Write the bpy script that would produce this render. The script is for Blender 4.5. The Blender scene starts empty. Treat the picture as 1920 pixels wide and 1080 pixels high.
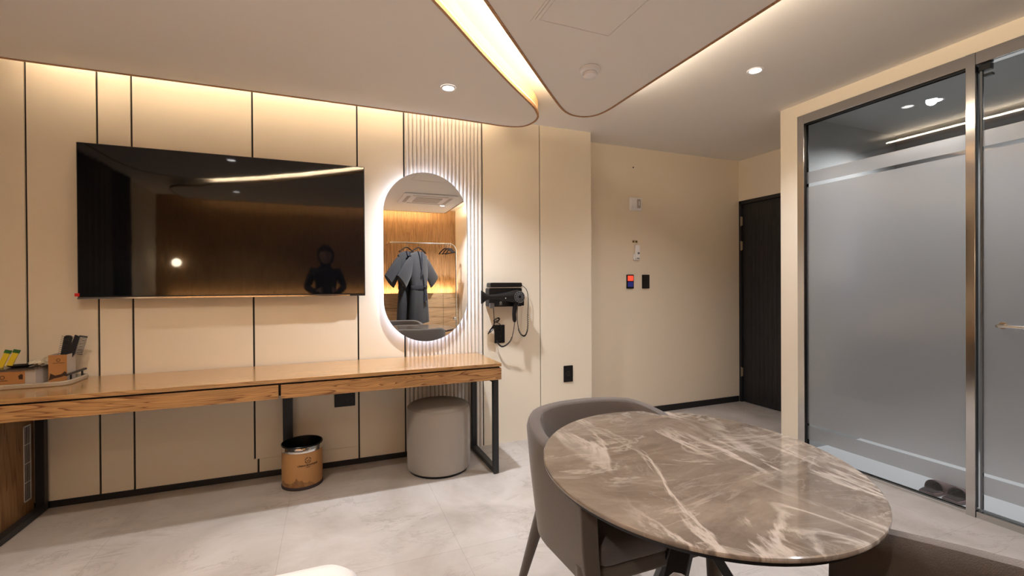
import bpy, bmesh, math, random
from mathutils import Vector, Matrix
from math import sin, cos, pi, radians
random.seed(7)
sc = bpy.context.scene
COL = sc.collection

# ------------------------------------------------------------------ camera
cam_d = bpy.data.cameras.new('camera'); cam = bpy.data.objects.new('camera', cam_d); COL.objects.link(cam)
cam_d.sensor_width = 36.0; cam_d.lens = 850.55 / 1920 * 36.0; cam_d.clip_start = 0.02
yaw, pitch, roll = radians(21.848), radians(-0.291), radians(-0.327)
f = Vector((sin(yaw) * cos(pitch), cos(yaw) * cos(pitch), sin(pitch)))
r = Vector((cos(yaw), -sin(yaw), 0)); u = r.cross(f)
r2 = cos(roll) * r + sin(roll) * u; u2 = -sin(roll) * r + cos(roll) * u
M = Matrix(((r2.x, u2.x, -f.x, 0), (r2.y, u2.y, -f.y, 0), (r2.z, u2.z, -f.z, 1.25), (0, 0, 0, 1)))
cam.matrix_world = M
sc.camera = cam
# ------------------------------------------------------------------ world, exposure
w = bpy.data.worlds.new('world'); sc.world = w; w.use_nodes = True
w.node_tree.nodes['Background'].inputs[0].default_value = (0.5, 0.55, 0.6, 1)
w.node_tree.nodes['Background'].inputs[1].default_value = 0.02
sc.view_settings.view_transform = 'Standard'; sc.view_settings.look = 'None'
sc.view_settings.exposure = 1.38; sc.view_settings.gamma = 1.0
sc.view_settings.use_curve_mapping = False
try:
    sc.cycles.use_denoising = True
    sc.cycles.max_bounces = 10; sc.cycles.diffuse_bounces = 6; sc.cycles.glossy_bounces = 6
    sc.cycles.transmission_bounces = 8; sc.cycles.caustics_reflective = False; sc.cycles.caustics_refractive = False
    sc.cycles.sample_clamp_indirect = 6.0
except Exception: pass

WARM = (1.0, 0.73, 0.42); COOL = (0.86, 0.90, 1.0); NEUT = (1.0, 0.93, 0.88)
def area_strip(name, a, b, width, direction, energy, color):
    """LED tape hidden in a cove: a long thin area lamp from a to b shining along direction"""
    a = Vector(a); b = Vector(b); d = bpy.data.lights.new(name, 'AREA'); d.shape = 'RECTANGLE'
    d.size = (b - a).length; d.size_y = width; d.energy = energy; d.color = color
    o = bpy.data.objects.new(name, d); COL.objects.link(o)
    x = (b - a).normalized(); z = -Vector(direction).normalized(); z = (z - x * z.dot(x)).normalized(); y = z.cross(x)
    m = Matrix((x, y, z)).transposed().to_4x4(); m.translation = (a + b) / 2; o.matrix_world = m
    return o
def spot(name, loc, energy, color, angle=125, blend=0.5, radius=0.03):
    d = bpy.data.lights.new(name, 'SPOT'); d.energy = energy; d.color = color; d.spot_size = radians(angle)
    d.spot_blend = blend; d.shadow_soft_size = radius
    o = bpy.data.objects.new(name, d); COL.objects.link(o); o.location = loc
    return o
# cove lighting: over the desk wall, in the diagonal slot, along the outer edge of the middle panel, on the slatted wall
area_strip('cove_light_desk_wall', (-1.6, 3.195, 2.512), (1.2, 3.195, 2.512), 0.02, (0, 0.25, 1.0), 3.1, (1.0, 0.82, 0.61))
for a_, b_, e_ in (((-1.33, .10), (-.23, .85), 7.5), ((-.23, .85), (.37, 1.41), 5.2), ((.37, 1.41), (1.43, 2.57), 10.5)):
    area_strip('cove_light_slot', (*a_, 2.512), (*b_, 2.512), 0.02, (-0.22, 0.2, 1.0), e_ * 1.0, (1.0, 0.80, 0.54))
area_strip('cove_light_middle_panel', (1.75, -0.7, 2.515), (1.75, 2.55, 2.515), 0.02, (1, 0, 0.5), 6.5, (1.0, 0.85, 0.66))
area_strip('cove_light_slat_wall', (-1.7, -0.77, 2.512), (1.7, -0.77, 2.512), 0.02, (0, -0.8, 0.6), 9, WARM)
area_strip('shelf_light_slat_wall', (-2.1, -1.03, 1.145), (2.0, -1.03, 1.145), 0.02, (0, -0.8, 1.0), 8, WARM)
DOWN = [((0.68, 2.724), 2.462, 74, 122, 1.0), ((2.436, 2.036), 2.565, 44, 136, 1.0), ((1.58, -0.08), 2.462, 80, 125, 0.7), ((-0.865, 1.58), 2.462, 40, 130, 0.8), ((-1.1, -0.1), 2.462, 70, 125, 0.7)]  # last entry is an added fill lamp over the bed, out of view
for (x, y), z, e, an, bl in DOWN:
    spot('downlight_lamp', (x, y, z - 0.012), e, (0.90, 0.93, 1.0) if x > 0 else (1.0, 0.88, 0.76), an, bl)
BATH = [((3.80, 1.80), 2.5, 27), ((3.80, 0.9), 2.5, 24)]
for (x, y), z, e in BATH:
    spot('bathroom_lamp', (x, y, z - 0.012), e, (0.95, 0.97, 1.0), 150)

# ------------------------------------------------------------------ materials
def new_mat(name):
    m = bpy.data.materials.new(name); m.use_nodes = True
    nt = m.node_tree; return m, nt, nt.nodes['Principled BSDF']
def plain(name, col, rough=0.5, metal=0.0, spec=0.5, bump=None, coat=0.0, sheen=0.0, var=None):
    m, nt, p = new_mat(name)
    p.inputs['Base Color'].default_value = (*col, 1); p.inputs['Roughness'].default_value = rough
    p.inputs['Metallic'].default_value = metal; p.inputs['Specular IOR Level'].default_value = spec
    p.inputs['Coat Weight'].default_value = coat; p.inputs['Sheen Weight'].default_value = sheen
    tc = None
    if bump or var:
        tc = nt.nodes.new('ShaderNodeTexCoord')
    if bump:
        n = nt.nodes.new('ShaderNodeTexNoise'); n.inputs['Scale'].default_value = bump[0]; n.inputs['Detail'].default_value = 4
        b = nt.nodes.new('ShaderNodeBump'); b.inputs['Strength'].default_value = bump[1]; b.inputs['Distance'].default_value = 0.01
        nt.links.new(tc.outputs['Object'], n.inputs['Vector']); nt.links.new(n.outputs['Fac'], b.inputs['Height'])
        nt.links.new(b.outputs['Normal'], p.inputs['Normal'])
    if var:
        n2 = nt.nodes.new('ShaderNodeTexNoise'); n2.inputs['Scale'].default_value = var[0]; n2.inputs['Detail'].default_value = 6
        mx = nt.nodes.new('ShaderNodeMix'); mx.data_type = 'RGBA'
        mx.inputs['A'].default_value = (*[c * (1 - var[1]) for c in col], 1); mx.inputs['B'].default_value = (*[min(1, c * (1 + var[1])) for c in col], 1)
        nt.links.new(tc.outputs['Object'], n2.inputs['Vector']); nt.links.new(n2.outputs['Fac'], mx.inputs['Factor'])
        nt.links.new(mx.outputs['Result'], p.inputs['Base Color'])
    return m
def emit(name, col, strength):
    m, nt, p = new_mat(name)
    p.inputs['Base Color'].default_value = (*col, 1); p.inputs['Emission Color'].default_value = (*col, 1)
    p.inputs['Emission Strength'].default_value = strength; return m
def wood(name, dark, light, axis='X', scale=1.0, rough=0.35, coat=0.15, contrast=1.0, rings=11.0):
    m, nt, p = new_mat(name); N = nt.nodes.new; L = nt.links.new
    tc = N('ShaderNodeTexCoord'); mp = N('ShaderNodeMapping')
    s = {'X': (0.55, 9, 9), 'Y': (9, 0.55, 9), 'Z': (9, 9, 0.55)}[axis]
    mp.inputs['Scale'].default_value = [k * scale for k in s]
    L(tc.outputs['Object'], mp.inputs['Vector'])
    n1 = N('ShaderNodeTexNoise'); n1.inputs['Scale'].default_value = 1.1; n1.inputs['Detail'].default_value = 2.0; n1.inputs['Distortion'].default_value = 0.6
    L(mp.outputs['Vector'], n1.inputs['Vector'])
    mu = N('ShaderNodeMath'); mu.operation = 'MULTIPLY'; mu.inputs[1].default_value = rings; L(n1.outputs['Fac'], mu.inputs[0])
    fr = N('ShaderNodeMath'); fr.operation = 'FRACT'; L(mu.outputs[0], fr.inputs[0])
    cr = N('ShaderNodeValToRGB'); e = cr.color_ramp.elements
    e[0].position = 0.0; e[0].color = (*light, 1); e[1].position = 1.0; e[1].color = (*light, 1)
    a = e.new(0.70); a.color = (*[l * (1 - .35 * contrast) + d * .35 * contrast for l, d in zip(light, dark)], 1)
    b = e.new(0.90); b.color = (*[l * (1 - contrast) + d * contrast for l, d in zip(light, dark)], 1)
    L(fr.outputs[0], cr.inputs['Fac'])
    mp2 = N('ShaderNodeMapping'); mp2.inputs['Scale'].default_value = [k * 9 * scale for k in s]
    L(tc.outputs['Object'], mp2.inputs['Vector'])
    n2 = N('ShaderNodeTexNoise'); n2.inputs['Scale'].default_value = 1.0; n2.inputs['Detail'].default_value = 3; L(mp2.outputs['Vector'], n2.inputs['Vector'])
    mx = N('ShaderNodeMix'); mx.data_type = 'RGBA'; mx.blend_type = 'MULTIPLY'
    mr = N('ShaderNodeMapRange'); mr.inputs['From Min'].default_value = 0.35; mr.inputs['From Max'].default_value = 0.65
    mr.inputs['To Min'].default_value = 0.78; mr.inputs['To Max'].default_value = 1.08; L(n2.outputs['Fac'], mr.inputs['Value'])
    mx.inputs['Factor'].default_value = 1.0
    L(cr.outputs['Color'], mx.inputs['A']); L(mr.outputs['Result'], mx.inputs['B']); L(mx.outputs['Result'], p.inputs['Base Color'])
    p.inputs['Roughness'].default_value = rough; p.inputs['Coat Weight'].default_value = coat; p.inputs['Coat Roughness'].default_value = 0.15
    return m
def marble_floor():
    m, nt, p = new_mat('floor_marble_tile'); N = nt.nodes.new; L = nt.links.new
    tc = N('ShaderNodeTexCoord')
    n = N('ShaderNodeTexNoise'); n.inputs['Scale'].default_value = 1.6; n.inputs['Detail'].default_value = 8; n.inputs['Roughness'].default_value = .62; n.inputs['Distortion'].default_value = .6
    L(tc.outputs['Object'], n.inputs['Vector'])
    cr = N('ShaderNodeValToRGB'); e = cr.color_ramp.elements
    e[0].position = .30; e[0].color = (.34, .30, .262, 1); e[1].position = .68; e[1].color = (.53, .495, .468, 1)
    a = e.new(.5); a.color = (.445, .405, .372, 1); L(n.outputs['Fac'], cr.inputs['Fac'])
    # thin darker veins
    mp = N('ShaderNodeMapping'); mp.inputs['Rotation'].default_value = (0, 0, .6); mp.inputs['Scale'].default_value = (1, 2.4, 1); L(tc.outputs['Object'], mp.inputs['Vector'])
    n2 = N('ShaderNodeTexNoise'); n2.inputs['Scale'].default_value = 1.7; n2.inputs['Detail'].default_value = 9; n2.inputs['Roughness'].default_value = .68; n2.inputs['Distortion'].default_value = 1.2
    L(mp.outputs['Vector'], n2.inputs['Vector'])
    s = N('ShaderNodeMath'); s.operation = 'SUBTRACT'; s.inputs[1].default_value = .5; L(n2.outputs['Fac'], s.inputs[0])
    ab = N('ShaderNodeMath'); ab.operation = 'ABSOLUTE'; L(s.outputs[0], ab.inputs[0])
    mr = N('ShaderNodeMapRange'); mr.inputs['From Min'].default_value = 0; mr.inputs['From Max'].default_value = .020; mr.inputs['To Min'].default_value = .42; mr.inputs['To Max'].default_value = 0; L(ab.outputs[0], mr.inputs['Value'])
    n3 = N('ShaderNodeTexNoise'); n3.inputs['Scale'].default_value = 2.3; L(tc.outputs['Object'], n3.inputs['Vector'])
    m3 = N('ShaderNodeMapRange'); m3.inputs['From Min'].default_value = .45; m3.inputs['From Max'].default_value = .62; L(n3.outputs['Fac'], m3.inputs['Value'])
    mm = N('ShaderNodeMath'); mm.operation = 'MULTIPLY'; L(mr.outputs['Result'], mm.inputs[0]); L(m3.outputs['Result'], mm.inputs[1])
    mx = N('ShaderNodeMix'); mx.data_type = 'RGBA'; mx.inputs['B'].default_value = (.20, .15, .12, 1)
    L(mm.outputs[0], mx.inputs['Factor']); L(cr.outputs['Color'], mx.inputs['A'])
    # tile joints and small tone differences
    mpb = N('ShaderNodeMapping'); mpb.inputs['Location'].default_value = (.23, .31, 0); L(tc.outputs['Object'], mpb.inputs['Vector'])
    br = N('ShaderNodeTexBrick'); br.offset = 0; br.inputs['Scale'].default_value = 1; br.inputs['Brick Width'].default_value = .8; br.inputs['Row Height'].default_value = .8
    br.inputs['Mortar Size'].default_value = .0016; br.inputs['Color1'].default_value = (1, 1, 1, 1); br.inputs['Color2'].default_value = (.93, .92, .91, 1); br.inputs['Mortar'].default_value = (.80, .78, .76, 1)
    L(mpb.outputs['Vector'], br.inputs['Vector'])
    m4 = N('ShaderNodeMix'); m4.data_type = 'RGBA'; m4.blend_type = 'MULTIPLY'; m4.inputs['Factor'].default_value = 1
    L(mx.outputs['Result'], m4.inputs['A']); L(br.outputs['Color'], m4.inputs['B']); L(m4.outputs['Result'], p.inputs['Base Color'])
    p.inputs['Roughness'].default_value = .42; p.inputs['Specular IOR Level'].default_value = .35
    return m
def marble_top():
    m, nt, p = new_mat('taupe_marble'); N = nt.nodes.new; L = nt.links.new
    tc = N('ShaderNodeTexCoord')
    def vein(scale, rot, stretch, width, amt, dist, seed):
        mp = N('ShaderNodeMapping'); mp.inputs['Rotation'].default_value = (0, 0, rot); mp.inputs['Scale'].default_value = stretch; mp.inputs['Location'].default_value = (seed, seed * .7, 0)
        L(tc.outputs['Object'], mp.inputs['Vector'])
        n = N('ShaderNodeTexNoise'); n.inputs['Scale'].default_value = scale; n.inputs['Detail'].default_value = 7; n.inputs['Roughness'].default_value = .6; n.inputs['Distortion'].default_value = dist
        L(mp.outputs['Vector'], n.inputs['Vector'])
        s = N('ShaderNodeMath'); s.operation = 'SUBTRACT'; s.inputs[1].default_value = .5; L(n.outputs['Fac'], s.inputs[0])
        ab = N('ShaderNodeMath'); ab.operation = 'ABSOLUTE'; L(s.outputs[0], ab.inputs[0])
        mr = N('ShaderNodeMapRange'); mr.interpolation_type = 'SMOOTHSTEP'; mr.inputs['From Max'].default_value = width; mr.inputs['To Min'].default_value = amt; mr.inputs['To Max'].default_value = 0; L(ab.outputs[0], mr.inputs['Value'])
        k = N('ShaderNodeTexNoise'); k.inputs['Scale'].default_value = 3.1; L(mp.outputs['Vector'], k.inputs['Vector'])
        km = N('ShaderNodeMapRange'); km.inputs['From Min'].default_value = .38; km.inputs['From Max'].default_value = .6; L(k.outputs['Fac'], km.inputs['Value'])
        mu = N('ShaderNodeMath'); mu.operation = 'MULTIPLY'; L(mr.outputs['Result'], mu.inputs[0]); L(km.outputs['Result'], mu.inputs[1])
        return mu
    n = N('ShaderNodeTexNoise'); n.inputs['Scale'].default_value = 3.2; n.inputs['Detail'].default_value = 9; n.inputs['Roughness'].default_value = .65; n.inputs['Distortion'].default_value = .9
    mpn = N('ShaderNodeMapping'); mpn.inputs['Scale'].default_value = (1, 2.2, 1); mpn.inputs['Rotation'].default_value = (0, 0, -.5); L(tc.outputs['Object'], mpn.inputs['Vector']); L(mpn.outputs['Vector'], n.inputs['Vector'])
    cr = N('ShaderNodeValToRGB'); e = cr.color_ramp.elements
    e[0].position = .28; e[0].color = (.105, .080, .062, 1); e[1].position = .72; e[1].color = (.245, .195, .152, 1)
    a = e.new(.5); a.color = (.175, .137, .105, 1); L(n.outputs['Fac'], cr.inputs['Fac'])
    v1 = vein(1.5, .75, (2.4, .8, 1), .034, .82, .8, 3.3)
    v2 = vein(2.2, -.5, (1, 2.0, 1), .022, .40, .9, 8.1)
    v3 = vein(6.0, .2, (1, 1.4, 1), .03, .16, .6, 5.0)
    prev = cr.outputs['Color']
    for v in (v3, v2, v1):
        mx = N('ShaderNodeMix'); mx.data_type = 'RGBA'; mx.inputs['B'].default_value = (.47, .41, .35, 1)
        L(v.outputs[0], mx.inputs['Factor']); L(prev, mx.inputs['A']); prev = mx.outputs['Result']
    L(prev, p.inputs['Base Color'])
    p.inputs['Roughness'].default_value = .07; p.inputs['Specular IOR Level'].default_value = .6
    return m
def frosted():
    m, nt, p = new_mat('banded_frosted_glass'); N = nt.nodes.new; L = nt.links.new
    g = N('ShaderNodeNewGeometry'); sp = N('ShaderNodeSeparateXYZ'); L(g.outputs['Position'], sp.inputs[0])
    def between(lo, hi):
        a = N('ShaderNodeMath'); a.operation = 'GREATER_THAN'; a.inputs[1].default_value = lo; L(sp.outputs['Z'], a.inputs[0])
        b = N('ShaderNodeMath'); b.operation = 'LESS_THAN'; b.inputs[1].default_value = hi; L(sp.outputs['Z'], b.inputs[0])
        c = N('ShaderNodeMath'); c.operation = 'MULTIPLY'; L(a.outputs[0], c.inputs[0]); L(b.outputs[0], c.inputs[1]); return c
    b1 = between(.125, .222); b2 = between(.240, 1.950); b3 = between(1.975, 2.058)
    s1 = N('ShaderNodeMath'); s1.operation = 'ADD'; L(b1.outputs[0], s1.inputs[0]); L(b2.outputs[0], s1.inputs[1])
    s2 = N('ShaderNodeMath'); s2.operation = 'ADD'; L(s1.outputs[0], s2.inputs[0]); L(b3.outputs[0], s2.inputs[1])
    mr = N('ShaderNodeMapRange'); mr.inputs['To Min'].default_value = 0.0; mr.inputs['To Max'].default_value = .42; L(s2.outputs[0], mr.inputs['Value'])
    p.inputs['Transmission Weight'].default_value = 1.0; p.inputs['IOR'].default_value = 1.45
    L(mr.outputs['Result'], p.inputs['Roughness'])
    mc = N('ShaderNodeMix'); mc.data_type = 'RGBA'; mc.inputs['A'].default_value = (.95, .97, .97, 1); mc.inputs['B'].default_value = (.74, .735, .73, 1)
    L(s2.outputs[0], mc.inputs['Factor']); L(mc.outputs['Result'], p.inputs['Base Color'])
    # the film scatters what falls on it
    df = N('ShaderNodeBsdfDiffuse'); df.inputs['Color'].default_value = (.50, .49, .49, 1)
    tr = N('ShaderNodeBsdfTranslucent'); tr.inputs['Color'].default_value = (.60, .60, .61, 1)
    ms0 = N('ShaderNodeMixShader'); ms0.inputs[0].default_value = .55; L(df.outputs[0], ms0.inputs[1]); L(tr.outputs[0], ms0.inputs[2])
    k = N('ShaderNodeMath'); k.operation = 'MULTIPLY'; k.inputs[1].default_value = .22; L(s2.outputs[0], k.inputs[0])
    ms = N('ShaderNodeMixShader'); L(k.outputs[0], ms.inputs[0]); L(p.outputs[0], ms.inputs[1]); L(ms0.outputs[0], ms.inputs[2])
    # glossy face
    gl = N('ShaderNodeBsdfGlossy'); gl.inputs['Color'].default_value = (1, 1, 1, 1)
    gr = N('ShaderNodeMapRange'); gr.inputs['To Min'].default_value = .0; gr.inputs['To Max'].default_value = .16; L(s2.outputs[0], gr.inputs['Value']); L(gr.outputs['Result'], gl.inputs['Roughness'])
    fr = N('ShaderNodeFresnel'); fr.inputs['IOR'].default_value = 1.75
    k2 = N('ShaderNodeMath'); k2.operation = 'MULTIPLY'; L(fr.outputs[0], k2.inputs[0]); L(s2.outputs[0], k2.inputs[1])
    ms2 = N('ShaderNodeMixShader'); L(k2.outputs[0], ms2.inputs[0]); L(ms.outputs[0], ms2.inputs[1]); L(gl.outputs[0], ms2.inputs[2])
    L(ms2.outputs[0], nt.nodes['Material Output'].inputs['Surface'])
    return m
def kraft():
    """kraft paper with a brown ink landscape around the lower half"""
    m, nt, p = new_mat('printed_kraft'); N = nt.nodes.new; L = nt.links.new
    tc = N('ShaderNodeTexCoord'); sp = N('ShaderNodeSeparateXYZ'); L(tc.outputs['Object'], sp.inputs[0])
    n = N('ShaderNodeTexNoise'); n.inputs['Scale'].default_value = 14; n.inputs['Detail'].default_value = 5; L(tc.outputs['Object'], n.inputs['Vector'])
    a = N('ShaderNodeMapRange'); a.inputs['From Min'].default_value = .025; a.inputs['From Max'].default_value = .12; a.inputs['To Min'].default_value = .62; a.inputs['To Max'].default_value = .22; L(sp.outputs['Z'], a.inputs['Value'])
    lt = N('ShaderNodeMath'); lt.operation = 'LESS_THAN'; L(n.outputs['Fac'], lt.inputs[0]); L(a.outputs['Result'], lt.inputs[1])
    n2 = N('ShaderNodeTexNoise'); n2.inputs['Scale'].default_value = 40; L(tc.outputs['Object'], n2.inputs['Vector'])
    k = N('ShaderNodeMath'); k.operation = 'MULTIPLY'; L(lt.outputs[0], k.inputs[0]); L(n2.outputs['Fac'], k.inputs[1])
    mx = N('ShaderNodeMix'); mx.data_type = 'RGBA'; mx.inputs['A'].default_value = (.44, .23, .085, 1); mx.inputs['B'].default_value = (.09, .03, .012, 1)
    L(k.outputs[0], mx.inputs['Factor']); L(mx.outputs['Result'], p.inputs['Base Color']); p.inputs['Roughness'].default_value = .5
    return m
MT = {
 'panel': plain('wall_panel_cream', (.82, .745, .61), .45, spec=.35),
 'riser': plain('riser_tan', (.66, .47, .25), .6),  # yellower and darker than the ceiling paint
 'flute': plain('fluted_cream', (.76, .71, .64), .5, spec=.3),
 'wall': plain('wall_cream_paint', (.80, .71, .57), .75, bump=(120, .04), spec=.25),
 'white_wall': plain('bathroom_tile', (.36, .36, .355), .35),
 'bath_floor': plain('bathroom_floor_tile', (.84, .84, .85), .3, var=(2, .04)),
 'ceil': plain('ceiling_paint', (.84, .81, .77), .8, spec=.2),
 'black': plain('black_recess', (.010, .009, .008), .6),
 'blackmetal': plain('black_metal', (.016, .016, .018), .38, spec=.4),
 'oak': wood('honey_oak', (.27, .12, .04), (.50, .29, .118), 'X', 1.0, .22, .55, .8, 18.0),
 'oak_front': wood('honey_oak_grain', (.17, .055, .015), (.54, .30, .118), 'X', 1.25, .4, .1, rings=24.0),
 'oakz': wood('oak_upright', (.20, .09, .03), (.38, .22, .10), 'Z', 1.2, .5, .0), 'oakl': wood('oak_light', (.42, .24, .11), (.62, .40, .21), 'X', .8, .5, .0),
 'slat': wood('slat_oak', (.40, .22, .085), (.60, .36, .17), 'Z', 1.0, .5, .0),
 'trim': wood('edge_veneer', (.30, .14, .055), (.46, .24, .11), 'X', 1.5, .5, .0),
 'floor': marble_floor(), 'marble': marble_top(), 'glass': frosted(), 'kraft': kraft(),
 'screen': plain('screen_black', (.004, .004, .005), .035, spec=.5, bump=(1.3, .11)),
 'bezel': plain('bezel', (.012, .012, .013), .3),
 'mirror': plain('mirror_silver', (.90, .90, .89), .0, 1.0),
 'chrome': plain('chrome', (.78, .77, .75), .12, 1.0),
 'steel': plain('brushed_steel', (.60, .59, .575), .13, 1.0),
 'halo': emit('mirror_backlight', (.62, .73, 1.0), 8),
 'lamp': emit('lamp_face', (1.0, .97, .95), 5),
 'globe': emit('globe_glow', (1.0, .85, .62), 14),
 'led': emit('led_tape', (1.0, .78, .50), 6),
 'chairf': plain('chair_fabric', (.095, .074, .060), .85, bump=(420, .25), sheen=.3, var=(300, .16)),
 'seatf': plain('seat_fabric', (.085, .070, .068), .7, bump=(300, .2), sheen=.3),
 'stool': plain('stool_fabric', (.335, .30, .265), .9, bump=(380, .3), sheen=.3, var=(260, .1)),
 'white_plastic': plain('white_plastic', (.86, .86, .87), .4),
 'black_plastic': plain('black_plastic', (.005, .005, .006), .32, spec=.35),
 'grey_plastic': plain('grey_plastic', (.17, .18, .19), .4),
 'red_led': emit('red_display', (1.0, .04, .02), .8),
 'blue_led': emit('blue_keys', (.02, .03, .22), .10),
 'door': wood('black_door', (.008, .008, .009), (.019, .019, .022), 'Z', 1.0, .45, .0),
 'robe': plain('robe_cloth', (.012, .011, .013), .85, bump=(60, .3), sheen=.2),
 'robe_trim': plain('robe_collar', (.022, .021, .027), .85),
 'duvet': plain('white_duvet', (.70, .67, .665), .85, bump=(30, .2)),
 'tray': plain('stone_tray', (.40, .34, .26), .5, var=(20, .08)),
 'card': plain('white_card', (.46, .42, .385), .6),
 'kraft_plain': plain('kraft_card', (.42, .20, .07), .55, var=(30, .12)),
 'ink': plain('brown_ink', (.05, .02, .01), .6),
 'glasslid': plain('smoked_lid', (.07, .055, .045), .08, spec=.7),
 'yellow': plain('yellow_sachet', (.65, .46, .02), .35), 'green': plain('green_sachet', (.02, .12, .02), .4),
 'plastic_wrap': plain('clear_wrap', (.62, .56, .42), .12, spec=.9, bump=(90, .8)),
 'brush': plain('brush_plastic', (.006, .007, .012), .4), 'bristle': plain('brush_bristle', (.03, .035, .045), .5),
 'slipper': plain('slipper_brown', (.20, .125, .12), .5), 'slipper_in': plain('slipper_inside', (.035, .022, .022), .8),
 'curtain': plain('grey_curtain', (.13, .125, .12), .9, bump=(200, .3)), 'curtain_dark': plain('navy_curtain', (.012, .012, .022), .9),
 'skin': plain('skin', (.40, .24, .18), .55), 'hoodie': plain('black_cloth', (.010, .010, .011), .9), 'hair': plain('black_hair', (.008, .006, .005), .5),
 'brass': plain('brass_screw', (.25, .18, .06), .4, .7), 'sticker': plain('red_sticker', (.6, .01, .01), .5),
 'hinge': plain('steel_hinge', (.45, .40, .30), .35, 1.0), 'base': plain('black_baseboard', (.012, .011, .012), .4),
 'print_white': plain('white_print', (.5, .52, .5), .5), 'vent': plain('vent_grey', (.55, .53, .50), .5),
}

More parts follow.
